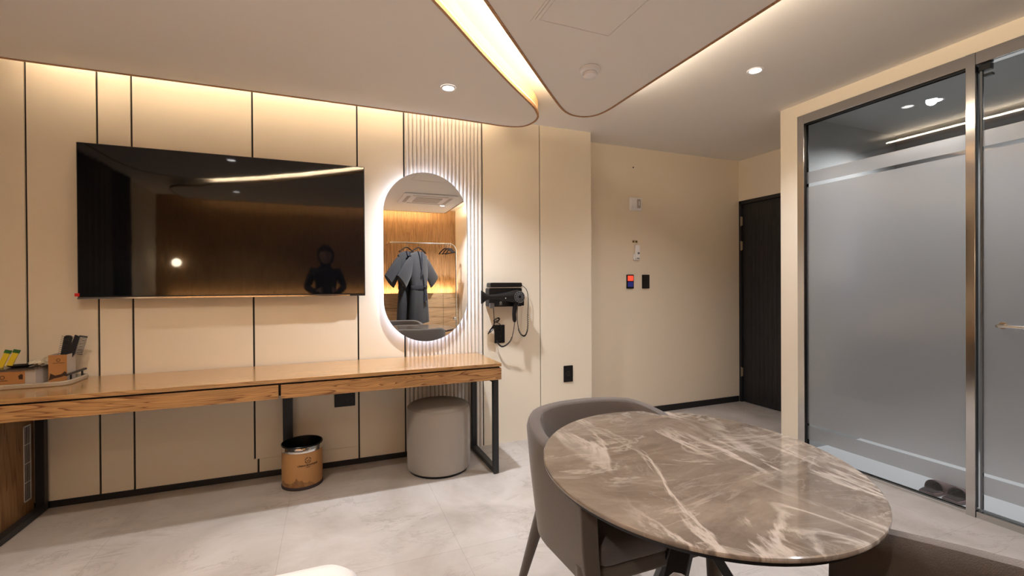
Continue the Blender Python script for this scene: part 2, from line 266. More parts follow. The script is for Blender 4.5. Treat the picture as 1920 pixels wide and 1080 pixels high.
# ------------------------------------------------------------------ mesh helpers
def world_loc(o):
    v = Vector((0, 0, 0))
    while o is not None: v = v + o.location; o = o.parent
    return v
class MB:
    def __init__(s): s.v = []; s.f = []
    def quad_grid(s, rows, close_u=False, close_v=False):
        """rows: list of lists of points"""
        b = len(s.v); n = len(rows); m = len(rows[0])
        for rw in rows: s.v += [tuple(p) for p in rw]
        for i in range(n if close_v else n - 1):
            for j in range(m if close_u else m - 1):
                i2 = (i + 1) % n; j2 = (j + 1) % m
                s.f.append((b + i * m + j, b + i * m + j2, b + i2 * m + j2, b + i2 * m + j))
        return b
    def box(s, x0, x1, y0, y1, z0, z1):
        b = len(s.v)
        s.v += [(x0, y0, z0), (x1, y0, z0), (x1, y1, z0), (x0, y1, z0), (x0, y0, z1), (x1, y0, z1), (x1, y1, z1), (x0, y1, z1)]
        s.f += [tuple(b + k for k in q) for q in ((0, 3, 2, 1), (4, 5, 6, 7), (0, 1, 5, 4), (1, 2, 6, 5), (2, 3, 7, 6), (3, 0, 4, 7))]
        return s
    def prism(s, pts, z0, z1, axis='Z'):
        b = len(s.v); n = len(pts)
        def P(p, z):
            return (p[0], p[1], z) if axis == 'Z' else ((p[0], z, p[1]) if axis == 'Y' else (z, p[0], p[1]))
        s.v += [P(p, z0) for p in pts] + [P(p, z1) for p in pts]
        s.f.append(tuple(b + i for i in reversed(range(n)))); s.f.append(tuple(b + n + i for i in range(n)))
        for i in range(n):
            j = (i + 1) % n; s.f.append((b + i, b + j, b + n + j, b + n + i))
        return s
    def tube(s, path, r, seg=10, cap=True):
        path = [Vector(p) for p in path]; rs = r if isinstance(r, (list, tuple)) else [r] * len(path)
        rows = []; up = None
        for i, p in enumerate(path):
            d = (path[min(i + 1, len(path) - 1)] - path[max(i - 1, 0)]).normalized()
            if up is None:
                up = Vector((0, 0, 1)) if abs(d.z) < .9 else Vector((1, 0, 0))
            a = d.cross(up).normalized(); up = a.cross(d).normalized()
            rows.append([p + (a * cos(2 * pi * k / seg) + up * sin(2 * pi * k / seg)) * rs[i] for k in range(seg)])
        b = s.quad_grid(rows, close_u=True)
        if cap:
            s.f.append(tuple(b + k for k in reversed(range(seg)))); e = b + (len(path) - 1) * seg
            s.f.append(tuple(e + k for k in range(seg)))
        return s
    def bar(s, a, b, w, t, side=(0, 0, 1)):
        """rectangular bar from a to b"""
        a = Vector(a); b = Vector(b); d = (b - a).normalized(); x = d.cross(Vector(side)).normalized(); y = x.cross(d).normalized()
        rows = [[p + x * sx * w / 2 + y * sy * t / 2 for sx, sy in ((-1, -1), (1, -1), (1, 1), (-1, 1))] for p in (a, b)]
        k = s.quad_grid(rows, close_u=True); s.f.append((k, k + 3, k + 2, k + 1)); s.f.append((k + 4, k + 5, k + 6, k + 7)); return s
    def lathe(s, prof, cx=0, cy=0, seg=48, sx=1.0, sy=1.0, cap0=True, cap1=True):
        rows = [[(cx + r * sx * cos(2 * pi * k / seg), cy + r * sy * sin(2 * pi * k / seg), z) for k in range(seg)] for r, z in prof]
        b = s.quad_grid(rows, close_u=True)
        if cap0: s.f.append(tuple(b + k for k in reversed(range(seg))))
        if cap1: e = b + (len(prof) - 1) * seg; s.f.append(tuple(e + k for k in range(seg)))
        return s
    def sphere(s, c, r, seg=20, rings=12, sc=(1, 1, 1)):
        rows = []
        for i in range(1, rings):
            a = pi * i / rings
            rows.append([(c[0] + r * sc[0] * sin(a) * cos(2 * pi * k / seg), c[1] + r * sc[1] * sin(a) * sin(2 * pi * k / seg), c[2] - r * sc[2] * cos(a)) for k in range(seg)])
        b = s.quad_grid(rows, close_u=True); t0 = len(s.v); s.v.append((c[0], c[1], c[2] - r * sc[2])); s.v.append((c[0], c[1], c[2] + r * sc[2]))
        e = b + (rings - 2) * seg
        for k in range(seg):
            s.f.append((t0, b + (k + 1) % seg, b + k)); s.f.append((t0 + 1, e + k, e + (k + 1) % seg))
        return s
    def map(s, fn): s.v = [tuple(fn(Vector(p))) for p in s.v]; return s
    def build(s, name, mat, parent=None, bevel=0, smooth=False, subsurf=0, seg=2, angle=35):
        off = world_loc(parent) if parent else Vector((0, 0, 0))
        me = bpy.data.meshes.new(name); me.from_pydata([tuple(Vector(p) - off) for p in s.v], [], s.f); me.validate()
        bm = bmesh.new(); bm.from_mesh(me); bmesh.ops.recalc_face_normals(bm, faces=bm.faces); bm.to_mesh(me); bm.free()
        me.materials.append(MT[mat] if isinstance(mat, str) else mat)
        if smooth: me.polygons.foreach_set('use_smooth', [len(p.vertices) < 9 for p in me.polygons])
        o = bpy.data.objects.new(name, me); COL.objects.link(o); o.parent = parent
        if bevel:
            b = o.modifiers.new('bevel', 'BEVEL'); b.width = bevel; b.segments = seg; b.limit_method = 'ANGLE'; b.angle_limit = radians(angle); b.harden_normals = False
        if subsurf:
            q = o.modifiers.new('subsurf', 'SUBSURF'); q.levels = subsurf; q.render_levels = subsurf
        if smooth and not subsurf:
            try: me.set_sharp_from_angle(angle=radians(40))
            except Exception: pass
            big = set()
            for p in me.polygons:
                if len(p.vertices) >= 9:
                    p.use_smooth = False
                    big.update(p.edge_keys)
            if big:
                for e in me.edges:
                    if e.key in big: e.use_edge_sharp = True
        return o
def thing(name, loc, label, cat, group=None):
    o = bpy.data.objects.new(name, None); o.empty_display_size = .1; COL.objects.link(o); o.location = loc
    return tag(o, label, cat, group)
def tag(o, label, cat, group=None):
    o['label'] = label; o['category'] = cat
    if group: o['group'] = group
    return o
def struct(o): o['kind'] = 'structure'; return o
def sroot(name, loc=(0, 0, 0)):
    o = bpy.data.objects.new(name, None); COL.objects.link(o); o.location = loc; o['kind'] = 'structure'; return o
def copy_tree(o, parent=None):
    c = o.copy(); COL.objects.link(c); c.parent = parent
    for ch in list(o.children): copy_tree(ch, c)
    return c
def catmull(pts, n=8, closed=True):
    out = []; N = len(pts); rng = range(N) if closed else range(N - 1)
    for i in rng:
        P = [Vector(pts[(i + k) % N] if closed else pts[max(0, min(N - 1, i + k))]) for k in (-1, 0, 1, 2)]
        for k in range(n):
            t = k / n
            out.append(.5 * ((2 * P[1]) + (-P[0] + P[2]) * t + (2 * P[0] - 5 * P[1] + 4 * P[2] - P[3]) * t * t + (-P[0] + 3 * P[1] - 3 * P[2] + P[3]) * t ** 3))
    if not closed: out.append(Vector(pts[-1]))
    return out
def rrect(x0, x1, y0, y1, r, n=6):
    o = []
    for cx, cy, a in ((x1 - r, y1 - r, 0), (x0 + r, y1 - r, pi / 2), (x0 + r, y0 + r, pi), (x1 - r, y0 + r, 3 * pi / 2)):
        for k in range(n + 1): o.append((cx + r * cos(a + k * pi / 2 / n), cy + r * sin(a + k * pi / 2 / n)))
    return o
def offset_poly(pts, d):
    n = len(pts); A = sum(pts[i][0] * pts[(i + 1) % n][1] - pts[(i + 1) % n][0] * pts[i][1] for i in range(n)); s = 1 if A > 0 else -1
    out = []
    for i in range(n):
        t = (Vector(pts[(i + 1) % n]) - Vector(pts[i - 1])); t = Vector((t[0], t[1])).normalized()
        out.append((pts[i][0] - t.y * d * s, pts[i][1] + t.x * d * s))
    return out
def text_mesh(txt, size, name, mat, mapper, parent, bold=0.0, depth=.0006):
    cu = bpy.data.curves.new(name, 'FONT'); cu.body = txt; cu.size = size; cu.align_x = 'CENTER'; cu.align_y = 'CENTER'; cu.extrude = depth; cu.offset = bold
    o = bpy.data.objects.new(name, cu); COL.objects.link(o)
    dg = bpy.context.evaluated_depsgraph_get(); me = bpy.data.meshes.new_from_object(o.evaluated_get(dg)); me.name = name
    bpy.data.objects.remove(o); bpy.data.curves.remove(cu)
    bm = bmesh.new(); bm.from_mesh(me); bmesh.ops.subdivide_edges(bm, edges=[e for e in bm.edges if e.calc_length() > size * .5], cuts=2); bm.to_mesh(me); bm.free()
    off = world_loc(parent)
    for v in me.vertices: v.co = Vector(mapper(v.co)) - off
    me.materials.clear(); me.materials.append(MT[mat])
    q = bpy.data.objects.new(name, me); COL.objects.link(q); q.parent = parent; return q

# ================================================================== THE SETTING
WY = 3.375; HY = 3.603; PX = 3.190; CZ = 2.565; DZ = 2.462
struct(MB().prism([(-2.35, -1.3), (PX + .06, -1.3), (PX + .06, 2.44), (4.2, 2.44), (4.2, 3.72), (-2.35, 3.72)], -.12, 0).build('floor', 'floor'))
struct(MB().box(PX + .06, 4.55, -.4, 2.44, -.12, 0).build('floor_bathroom', 'bath_floor'))
ceil = struct(MB().box(-2.35, 4.2, -1.3, 3.72, CZ, CZ + .1).build('ceiling', 'ceil'))
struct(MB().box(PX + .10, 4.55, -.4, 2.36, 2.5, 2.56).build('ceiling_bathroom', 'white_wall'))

# the panelled wall: black backing with separate cream panels
wn = struct(MB().box(-2.35, 2.08, WY + .011, 3.72, 0, CZ).build('wall_desk', 'black'))
ed = [-2.25, -1.579, -1.262, -1.099, -.464, .183, .507]
for i in range(6):
    g = .0055; x0, x1 = ed[i] + g, ed[i + 1] - g
    if i == 4:   # the lower joint here is patched a little to one side
        MB().box(x0, x1, WY, WY + .011, .125, CZ).build('wall_panel', 'panel', wn)
        MB().box(ed[i] + .026, x1, WY, WY + .011, .038, .1235).build('wall_panel', 'panel', wn)
    elif i == 3:
        MB().box(x0, x1, WY, WY + .011, .125, CZ).box(x0, ed[i + 1] + .014, WY, WY + .0105, .038, .1255).build('wall_panel', 'panel', wn)
    else:
        MB().box(x0, x1, WY, WY + .011, .038, CZ).build('wall_panel', 'panel', wn)
MB().box(1.107 + .004, 1.602 - .0035, WY, WY + .011, 0, CZ).build('wall_panel', 'panel', wn)
MB().box(1.602 + .0035, 2.090, WY, HY, 0, CZ).build('wall_panel', 'panel', wn)
# fluted panel behind the mirror
fl = MB(); rows = []; xs = []
x0, x1, nr = .507 + .0055, 1.107 - .004, 20; pw = (x1 - x0) / nr
for k in range(nr):
    for j in range(9):
        t = j / 8; xs.append((x0 + pw * (k + .08 + .84 * t), WY - .003 - .0085 * sin(pi * t) ** .8))
    xs.append((x0 + pw * (k + .96), WY + .004)); xs.append((x0 + pw * (k + 1.0), WY + .004))
xs = xs[:-2]
fl.quad_grid([[(x, y, z) for x, y in xs] for z in (0.0, CZ)])
b = len(fl.v); fl.box(x0, x1, WY + .004, WY + .0105, 0, CZ)
fl.build('fluted_panel', 'flute', wn, smooth=True)
struct(MB().box(-2.25, .64, WY - .004, WY + .011, 0.0, .037).build('baseboard_desk', 'base'))

struct(MB().box(2.085, 4.2, HY, 3.72, 0, CZ).build('wall_hall', 'wall'))
struct(MB().box(2.092, 4.05, HY - .010, HY, 0, .060).build('baseboard_hall', 'base', bevel=.002))
DX = 4.065
struct(MB().box(DX, DX + .12, 2.44, HY, 2.137, CZ).box(DX, DX + .12, 2.44, 2.585, 0, 2.137).build('wall_entry', 'wall'))
d1 = sroot('door_1', (DX, 3.1, 0))
MB().box(DX - .004, DX + .11, HY - .03, HY - .001, 0, 2.135).box(DX - .004, DX + .11, 2.588, 2.625, 0, 2.135).box(DX - .004, DX + .11, 2.588, HY - .001, 2.10, 2.1365).build('door_frame', 'blackmetal', d1, bevel=.002)
dl = MB(); dl.box(DX + .022, DX + .07, 2.627, HY - .032, .005, 2.098)
dl.build('door_leaf', 'door', d1)
g = MB(); k = 2.70
while k < 3.50:
    g.box(DX + .0195, DX + .022, k, k + .040, .02, 2.08); k += .048
g.build('grooved_facing', 'door', d1, bevel=.0015)
for z in (.32, 1.66, 2.02 - .1):
    MB().tube([(DX - .006, HY - .031, z - .05), (DX - .006, HY - .031, z + .05)], .006, 8).box(DX - .005, DX - .003, HY - .05, HY - .031, z - .045, z + .045).build('hinge', 'hinge', d1)
MB().tube([(DX + .018, 2.70, 1.02), (DX - .03, 2.70, 1.02), (DX - .03, 2.82, 1.02)], .009, 10).build('handle', 'chrome', d1, smooth=True)

# bathroom walls and the wall that frames the glass
struct(MB().box(PX, PX + .10, 2.313, 2.447, 0, CZ).box(PX, PX + .10, .05, 2.313, 2.4745, CZ).box(PX + .10, DX + .12, 2.36, 2.447, 0, CZ).build('wall_bathroom', 'wall'))
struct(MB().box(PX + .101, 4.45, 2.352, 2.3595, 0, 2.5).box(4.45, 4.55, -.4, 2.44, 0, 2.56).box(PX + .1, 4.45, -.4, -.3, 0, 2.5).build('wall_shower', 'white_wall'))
struct(MB().box(2.05, PX + .10, -1.3, .05, 0, CZ).build('wall_closet', 'wall'))
ww = struct(MB().box(-2.35, -2.25, -1.3, 3.4, 0, CZ).build('wall_window', 'wall'))
ws = struct(MB().box(-2.25, 2.05, -1.3, -1.12, 0, CZ).build('wall_bed', 'slat'))
sl = MB(); xx = []
k = -2.249
while k < 2.03:
    xx += [(k, -1.119), (k + .004, -1.106), (k + .017, -1.106), (k + .021, -1.119)]; k += .026
sl.quad_grid([[(x, y, z) for x, y in xx] for z in (.3, 2.56)]); sl.build('slatted_facing', 'slat', ws)

# dropped ceiling: a panel over the desk and a middle panel, edged in thin veneer
LP = [(-1.9, 1.2), (-1.9, 2.0), (-1.9, 2.9), (-1.84, 3.16), (-1.6, 3.215), (-.9, 3.215), (-.2, 3.213), (.4, 3.213), (.797, 3.214), (1.056, 3.222), (1.20, 3.229), (1.31, 3.215), (1.385, 3.165), (1.414, 3.06), (1.397, 2.96),
      (1.354, 2.887), (1.287, 2.802), (1.145, 2.662), (1.021, 2.542), (.729, 2.244), (.422, 1.918), (.05, 1.56), (-.5, 1.12), (-1.1, .72), (-1.5, .60), (-1.78, .78)]
CP = [(.3, 1.485), (.624, 1.839), (.976, 2.225), (1.211, 2.48), (1.391, 2.672), (1.48, 2.762), (1.545, 2.815), (1.622, 2.849), (1.707, 2.844), (1.772, 2.787), (1.798, 2.67), (1.797, 2.423), (1.792, 1.868), (1.79, .8), (1.79, -.3), (1.79, -.70), (1.76, -.79), (1.6, -.80), (.5, -.80), (-.8, -.80), (-1.6, -.80), (-1.8, -.72), (-1.84, -.4), (-1.78, -.05), (-1.4, .20), (-.9, .52), (-.3, .94)]
LPc = [tuple(p)[:2] for p in catmull([(x, y, 0) for x, y in LP], 6)]
CPc = [tuple(p)[:2] for p in catmull([(x, y, 0) for x, y in CP], 6)]
for nm, poly in (('ceiling_panel', LPc), ('ceiling_panel', CPc)):
    MB().prism(poly, DZ + .003, DZ + .036).build(nm, 'ceil', ceil)
    t = MB(); rows = []
    o1 = offset_poly(poly, -.005); o2 = offset_poly(poly, .009)
    for ring, z in ((o2, DZ - .001), (o1, DZ - .001), (o1, DZ + .020), (o2, DZ + .020)):
        rows.append([(x, y, z) for x, y in ring])
    t.quad_grid(rows, close_u=True, close_v=True); t.build('edge_trim', 'trim', ceil)
core = [(x, min(y, 3.06)) for x, y in LPc]; core = [(max(x, -1.78), y) for x, y in core]
MB().prism(core, DZ + .034, CZ + .001).build('panel_riser', 'riser', ceil)
MB().prism(offset_poly(CPc, .14), DZ + .034, CZ + .001).build('panel_riser', 'ceil', ceil)
# flush access hatch in the middle panel
hx0, hx1, hy0, hy1 = .862, 1.296, 1.40, 1.908
h = sroot('trim_1', ((hx0 + hx1) / 2, (hy0 + hy1) / 2, DZ))
MB().box(hx0, hx1, hy1 - .03, hy1, DZ - .001, DZ + .004).box(hx0, hx1, hy0, hy0 + .03, DZ - .001, DZ + .004).box(hx0, hx0 + .012, hy0 + .03, hy1 - .03, DZ - .001, DZ + .004).box(hx0 + .014, hx0 + .03, hy0 + .03, hy1 - .03, DZ - .001, DZ + .004).box(hx1 - .03, hx1, hy0 + .03, hy1 - .03, DZ - .001, DZ + .004).build('hatch_frame', 'ceil', h)
MB().box(hx0 + .034, hx1 - .034, hy0 + .034, hy1 - .034, DZ + .0005, DZ + .004).build('hatch_panel', 'ceil', h)
MB().box(hx0 + .0122, hx0 + .0138, hy0 + .02, hy1 - .01, DZ + .0, DZ + .0032).build('hatch_gap', 'black', h)

# ------------------------------------------------------------------ glass partition
w1 = sroot('window_1', (PX, 1.8, 0))
F = MB()
F.box(PX - .004, PX + .05, 2.262, 2.312, .0, 2.473)            # jamb
F.box(PX - .004, PX + .05, 1.361, 2.262, 2.408, 2.473)         # head
F.box(PX - .004, PX + .05, .052, 1.322, 2.408, 2.473)
F.box(PX - .008, PX + .05, 1.322, 1.361, .0, 2.473)            # mullion
F.build('window_frame', 'steel', w1, bevel=.0015)
MB().box(PX - .002, PX + .05, 1.361, 2.262, .0, .010).box(PX - .002, PX + .004, 1.361, 2.262, .010, .020).box(PX + .014, PX + .018, 1.361, 2.262, .010, .020).box(PX + .034, PX + .040, 1.361, 2.262, .010, .024).build('floor_track', 'chrome', w1, bevel=.001)
MB().box(PX + .010, PX + .014, 1.361, 2.262, 2.398, 2.408).box(PX + .036, PX + .042, 1.361, 2.262, 2.398, 2.408).box(PX + .010, PX + .014, 2.254, 2.262, .02, 2.408).box(PX + .036, PX + .042, 2.254, 2.262, .02, 2.408).build('glazing_seal', 'black_plastic', w1)
MB().box(PX + .020, PX + .030, 1.345, 2.262, .012, 2.408).build('window_pane', 'glass', w1)
d2 = sroot('door_2', (PX, .8, 0))
MB().box(PX - .004, PX + .05, .052, 1.320, .0, .034).build('door_rail', 'steel', d2, bevel=.0015)
MB().box(PX + .028, PX + .038, .09, 1.306, .042, 2.400).build('door_pane', 'glass', d2)
MB().box(PX + .022, PX + .044, 1.306, 1.314, .042, 2.400).build('edge_seal', 'grey_plastic', d2)
MB().box(PX + .015, PX + .05, 1.27, 1.318, 2.372, 2.405).build('pivot_hinge', 'black_plastic', d2, bevel=.002)
MB().box(PX + .018, PX + .048, 1.265, 1.30, 2.34, 2.352).build('pivot_arm', 'black_plastic', d2, bevel=.002)
MB().tube([(PX + .028, 1.225, 1.030), (PX - .035, 1.225, 1.030), (PX - .045, 1.215, 1.030), (PX - .045, .78, 1.030), (PX - .035, .77, 1.03), (PX + .028, .77, 1.03)], .0085, 12).build('handle', 'chrome', d2, smooth=True)
MB().tube([(PX + .027, 1.225, 1.030), (PX + .018, 1.225, 1.030)], .018, 20).build('handle_rose', 'chrome', d2, smooth=True)

# ================================================================== CEILING FITTINGS
def downlight(x, y, z, label, cat='downlight', ring='white_plastic'):
    t = thing('downlight', (x, y, z), label, cat, 'recessed downlights')
    p = [(.046, z + .002), (.046, z - .003), (.042, z - .005), (.034, z - .003), (.034, z + .002)]
    m = MB(); m.lathe(p, x, y, 32, cap0=False, cap1=False); m.build('trim_ring', ring, t, smooth=True)
    MB().lathe([(.034, z - .001), (.034, z - .003)], x, y, 32).build('lamp_face', 'lamp', t)
    return t
downlight(.68, 2.724, DZ, 'small white recessed downlight above the desk, near the mirror')
downlight(2.436, 2.036, CZ, 'small white recessed downlight in the ceiling before the glass bathroom wall')
downlight(1.58, -.08, DZ, 'small white recessed downlight seen reflected in the oval mirror')
downlight(-.865, 1.58, DZ, 'small white recessed downlight seen reflected in the television screen')
downlight(-1.1, -.1, DZ, 'small white recessed downlight added above the bed head for fill, out of view')  # fitting for the added fill lamp that lifts the room's ambient light
downlight(3.85, 1.80, 2.5, 'white recessed downlight inside the bathroom, beside its entrance')
downlight(3.85, .90, 2.5, 'white recessed downlight deep inside the bathroom behind the glass door')
sx, sy = 1.36, 2.20
t = thing('smoke_detector', (sx, sy, DZ), 'round white smoke detector on the middle ceiling panel', 'smoke detector')
MB().lathe([(.058, DZ + .001), (.058, DZ - .008), (.052, DZ - .018), (.045, DZ - .020)], sx, sy, 40).build('base_plate', 'white_plastic', t, smooth=True)
MB().lathe([(.036, DZ - .020), (.036, DZ - .025), (.040, DZ - .028), (.038, DZ - .040), (.028, DZ - .048), (.010, DZ - .050)], sx, sy, 40).build('sensor_head', 'white_plastic', t, smooth=True)
t = thing('ceiling_air_conditioner', (1.25, .35, DZ), 'white square cassette air conditioner on the ceiling, seen only in the oval mirror', 'air conditioner')
MB().prism(rrect(.90, 1.62, .0, .72, .03), DZ - .018, DZ - .0005).build('face_frame', 'white_plastic', t, bevel=.004)
MB().prism(rrect(1.08, 1.44, .18, .54, .01), DZ - .024, DZ - .018).build('intake_grille', 'vent', t)
for a0 in ((1.02, 1.50, .06, .11), (1.02, 1.50, .61, .66), (.95, 1.00, .13, .59), (1.52, 1.57, .13, .59)):
    MB().box(*a0, DZ - .021, DZ - .018).build('air_vane', 'vent', t, bevel=.002)

# ================================================================== TELEVISION
X0, X1, Z0, Z1, TY = -1.326, .226, 1.187, 2.077, 3.293
t = thing('television', ((X0 + X1) / 2, TY + .03, Z0), 'large flat black wall-mounted television with glossy screen above the desk', 'television')
MB().box(X0, X1, TY + .002, TY + .030, Z0, Z1).build('casing', 'bezel', t, bevel=.003)
MB().box(X0 + .006, X1 - .006, TY - .0005, TY + .0035, Z0 + .016, Z1 - .006).build('screen', 'screen', t)
MB().box(X0 + .3, X1 - .3, TY + .030, WY - .002, Z0 + .2, Z1 - .25).build('wall_bracket', 'blackmetal', t, bevel=.004)
MB().box(X0, X1 - .10, TY - .003, TY + .002, Z0, Z0 + .010).build('lower_bezel', 'steel', t, bevel=.001)
MB().box(X0 - .012, X0 + .010, TY - .001, TY + .0025, Z0 + .016, Z0 + .034).build('sticker', 'sticker', t)

# ================================================================== MIRROR
mxc, mz0, mz1, mr = .660, .845, 2.084, .3075
def stadium(cx, z0, z1, r, n=28):
    o = []
    for k in range(n + 1): a = pi * k / n; o.append((cx + r * cos(a), z1 - r + r * sin(a)))
    for k in range(n + 1): a = pi + pi * k / n; o.append((cx + r * cos(a), z0 + r + r * sin(a)))
    return o
t = thing('wall_mirror', (mxc, WY, mz0), 'tall oval backlit mirror on the fluted wall panel above the desk', 'mirror')
MB().prism(stadium(mxc, mz0, mz1, mr), 3.328, 3.333, 'Y').build('mirror_glass', 'mirror', t)
MB().prism(stadium(mxc, mz0 + .03, mz1 - .03, mr - .03), 3.3335, WY - .0135, 'Y').build('mirror_backing', 'white_plastic', t)
rg = MB(); o1 = stadium(mxc, mz0 + .028, mz1 - .028, mr - .028); 
rg.quad_grid([[(x, y, z) for x, z in o1] for y in (3.336, 3.352)], close_u=True); rg.build('backlight', 'halo', t)

# ================================================================== DESK
t = thing('desk', (0, 3.1, 0), 'long oak wall desk with two shallow drawers and black metal legs', 'desk')
DL, DR = -2.24, 1.055
MB().box(DL, DR, 2.826, WY - .0135, .7135, .735).build('desktop', 'oak', t, bevel=.0015)
MB().box(DL, DR - .006, 2.85, 3.360, .64, .7135).build('carcass', 'black', t)
MB().box(DR - .008, DR, 2.85, 3.36, .626, .703).build('end_panel', 'oak_front', t)
for a, b_ in ((DL, -.272), (-.259, DR)):
    MB().box(a, b_, 2.828, 2.850, .626, .7035).build('drawer', 'oak_front', t, bevel=.0015)
def leg_frame(x0, x1, name='leg_frame'):
    m = MB(); m.box(x0, x1, 2.832, 2.868, 0.004, .64); m.box(x0, x1, 3.318, 3.354, 0.004, .64); m.box(x0, x1, 2.868, 3.318, 0.004, .036); m.box(x0, x1, 2.868, 3.318, .606, .64)
    m.box(x0 + .008, x1 - .008, 2.84, 2.86, 0, .004); m.box(x0 + .008, x1 - .008, 3.326, 3.346, 0, .004)
    return m.build('leg_frame', 'blackmetal', t, bevel=.0015)
leg_frame(.999, 1.035); leg_frame(-1.527, -1.487)
MB().box(-.293, -.236, 3.300, 3.355, 0, .64).build('support_post', 'blackmetal', t, bevel=.0015)

# cabinet below the desk
t = thing('minibar_cabinet', (-1.9, 3.1, 0), 'brown wooden cabinet with a side vent grille below the desk', 'cabinet')
MB().box(-2.22, -1.548, 2.86, 3.355, 0.0, .60).build('body', 'oakz', t, bevel=.002)
MB().box(-2.21, -1.89, 2.842, 2.858, .02, .59).build('door', 'oakz', t, bevel=.002)
MB().box(-1.88, -1.558, 2.842, 2.858, .02, .59).build('door', 'oakz', t, bevel=.002)
g = MB(); gy0, gy1, gz0, gz1 = 3.262, 3.326, .085, .500
g.box(-1.548, -1.546, gy0, gy0 + .004, gz0, gz1).box(-1.548, -1.546, gy1 - .004, gy1, gz0, gz1).box(-1.548, -1.546, gy0, gy1, gz0, gz0 + .006).box(-1.548, -1.546, gy0, gy1, gz1 - .006, gz1)
for k in range(1, 4): z = gz0 + (gz1 - gz0) * k / 4; g.box(-1.548, -1.5466, gy0, gy1, z - .0015, z + .0015)
for k in range(1, 6): y = gy0 + (gy1 - gy0) * k / 6; g.box(-1.548, -1.5468, y - .0008, y + .0008, gz0, gz1)
g.build('vent_grille', 'white_plastic', t)
MB().box(-1.549, -1.5475, gy0 + .004, gy1 - .004, gz0 + .004, gz1 - .004).build('vent_opening', 'black', t)

# ================================================================== STOOL
cx, cy, R = .690, 3.095, .213
t = thing('stool', (cx, cy, 0), 'round grey-beige upholstered drum stool under the desk', 'stool')
pr = [(R - .016, .012), (R - .004, .018), (R, .035), (R + .001, .24), (R, .40), (R - .004, .425), (R - .014, .440), (R - .030, .447), (R - .08, .451), (.05, .454), (.002, .454)]
MB().lathe(pr, cx, cy, 72).build('upholstery', 'stool', t, smooth=True)
MB().lathe([(R - .014, 0), (R - .010, .014)], cx, cy, 72).build('base_ring', 'black_plastic', t, smooth=True)
m = MB(); m.tube([(cx + (R - .003) * cos(a), cy + (R - .003) * sin(a), .427) for a in [2 * pi * k / 64 for k in range(65)]], .0022, 6, cap=False); m.build('piping', 'stool', t, smooth=True)

# ================================================================== WASTE BIN
cx, cy, R, H = -.172, 3.178, .118, .268
t = thing('waste_bin', (cx, cy, 0), 'small round kraft-brown waste bin with chrome band and printed emblem', 'waste bin')
bb = MB().lathe([(R - .001, .012), (R, .02), (R + .001, .10), (R, .226)], cx, cy, 64, cap1=False).build('body', 'kraft', t, smooth=True)
MB().lathe([(R + .002, .0), (R + .003, .004), (R + .003, .015), (R, .019)], cx, cy, 64).build('base_rim', 'slipper_in', t, smooth=True)
MB().lathe([(R + .001, .225), (R + .003, .227), (R + .003, .256), (R + .001, .259)], cx, cy, 64, cap0=False, cap1=False).build('band', 'chrome', t, smooth=True)
MB().lathe([(R + .003, .257), (R + .004, .264), (R + .001, H), (R - .003, H - .002), (R - .006, .25), (R - .010, .03), (.002, .028)], cx, cy, 64, cap0=False).build('inner_liner', 'black_plastic', t, smooth=True)
fa = math.atan2(-cy, -cx) + .27   # direction the emblem faces
def on_bin(zc, extra=.0):
    def fn(c): a = fa + c.x / R; rr = R + .0016 + c.z; return (cx + rr * cos(a), cy + rr * sin(a), zc + c.y)
    return fn
lg = MB()
def arc_strip(m, r0, r1, a0, a1, n, fn):
    rows = [[fn(Vector((q * cos(a0 + (a1 - a0) * k / n), q * sin(a0 + (a1 - a0) * k / n), 0))) for q in (r0, r1)] for k in range(n + 1)]
    m.quad_grid(rows)
fnb = on_bin(.180)
for s0, s1 in ((.12, 1.15), (1.55, 2.95), (3.2, 4.6), (4.8, 6.1)): arc_strip(lg, .0145, .0190, s0, s1, 14, fnb)
arc_strip(lg, .0045, .0085, pi * .95, pi * 2.25, 12, fnb)
lg.build('emblem', 'ink', bb)
text_mesh('URBAN BOUTIQUE', .0142, 'lettering', 'ink', on_bin(.150), bb, .0002)
text_mesh('HOTEL', .0075, 'lettering', 'ink', on_bin(.1375), bb, .0001)

# ================================================================== TABLE
tx, ty, ta, TB, TZ = .984, 1.048, .497, .433, .740
ang = radians(67)
t = thing('dining_table', (tx, ty, 0), 'round brown marble-topped table with white veins and black spider legs', 'table')
def ell(a, b, n=96):
    return [(tx + a * cos(k * 2 * pi / n) * cos(ang) - b * sin(k * 2 * pi / n) * sin(ang), ty + a * cos(k * 2 * pi / n) * sin(ang) + b * sin(k * 2 * pi / n) * cos(ang)) for k in range(n)]
m = MB(); rows = []
for d, z in ((.006, TZ - .013), (.001, TZ - .011), (0, TZ - .006), (.001, TZ - .002), (.004, TZ)):
    rows.append([(x, y, z) for x, y in ell(ta - d, TB - d)])
b = m.quad_grid(rows, close_u=True); n = 96
m.f.append(tuple(b + k for k in reversed(range(n)))); m.f.append(tuple(b + 4 * n + k for k in range(n)))
m.build('tabletop', 'marble', t, smooth=True)
MB().prism(ell(ta - .012, TB - .012), TZ - .024, TZ - .013).build('underboard', 'blackmetal', t)
MB().lathe([(.13, TZ - .034), (.13, TZ - .024)], tx, ty, 32).build('mounting_plate', 'blackmetal', t)
MB().lathe([(.034, .54), (.034, TZ - .033)], tx, ty, 24).build('column', 'blackmetal', t, smooth=True)
for k, a in enumerate((radians(74), radians(334), radians(202))):
    q = MB(); q.bar((tx - .03 * cos(a), ty - .03 * sin(a), .62), (tx + .34 * cos(a), ty + .34 * sin(a), .012), .026, .058, (-sin(a), cos(a), 0))
    q.build('leg', 'blackmetal', t, bevel=.003)

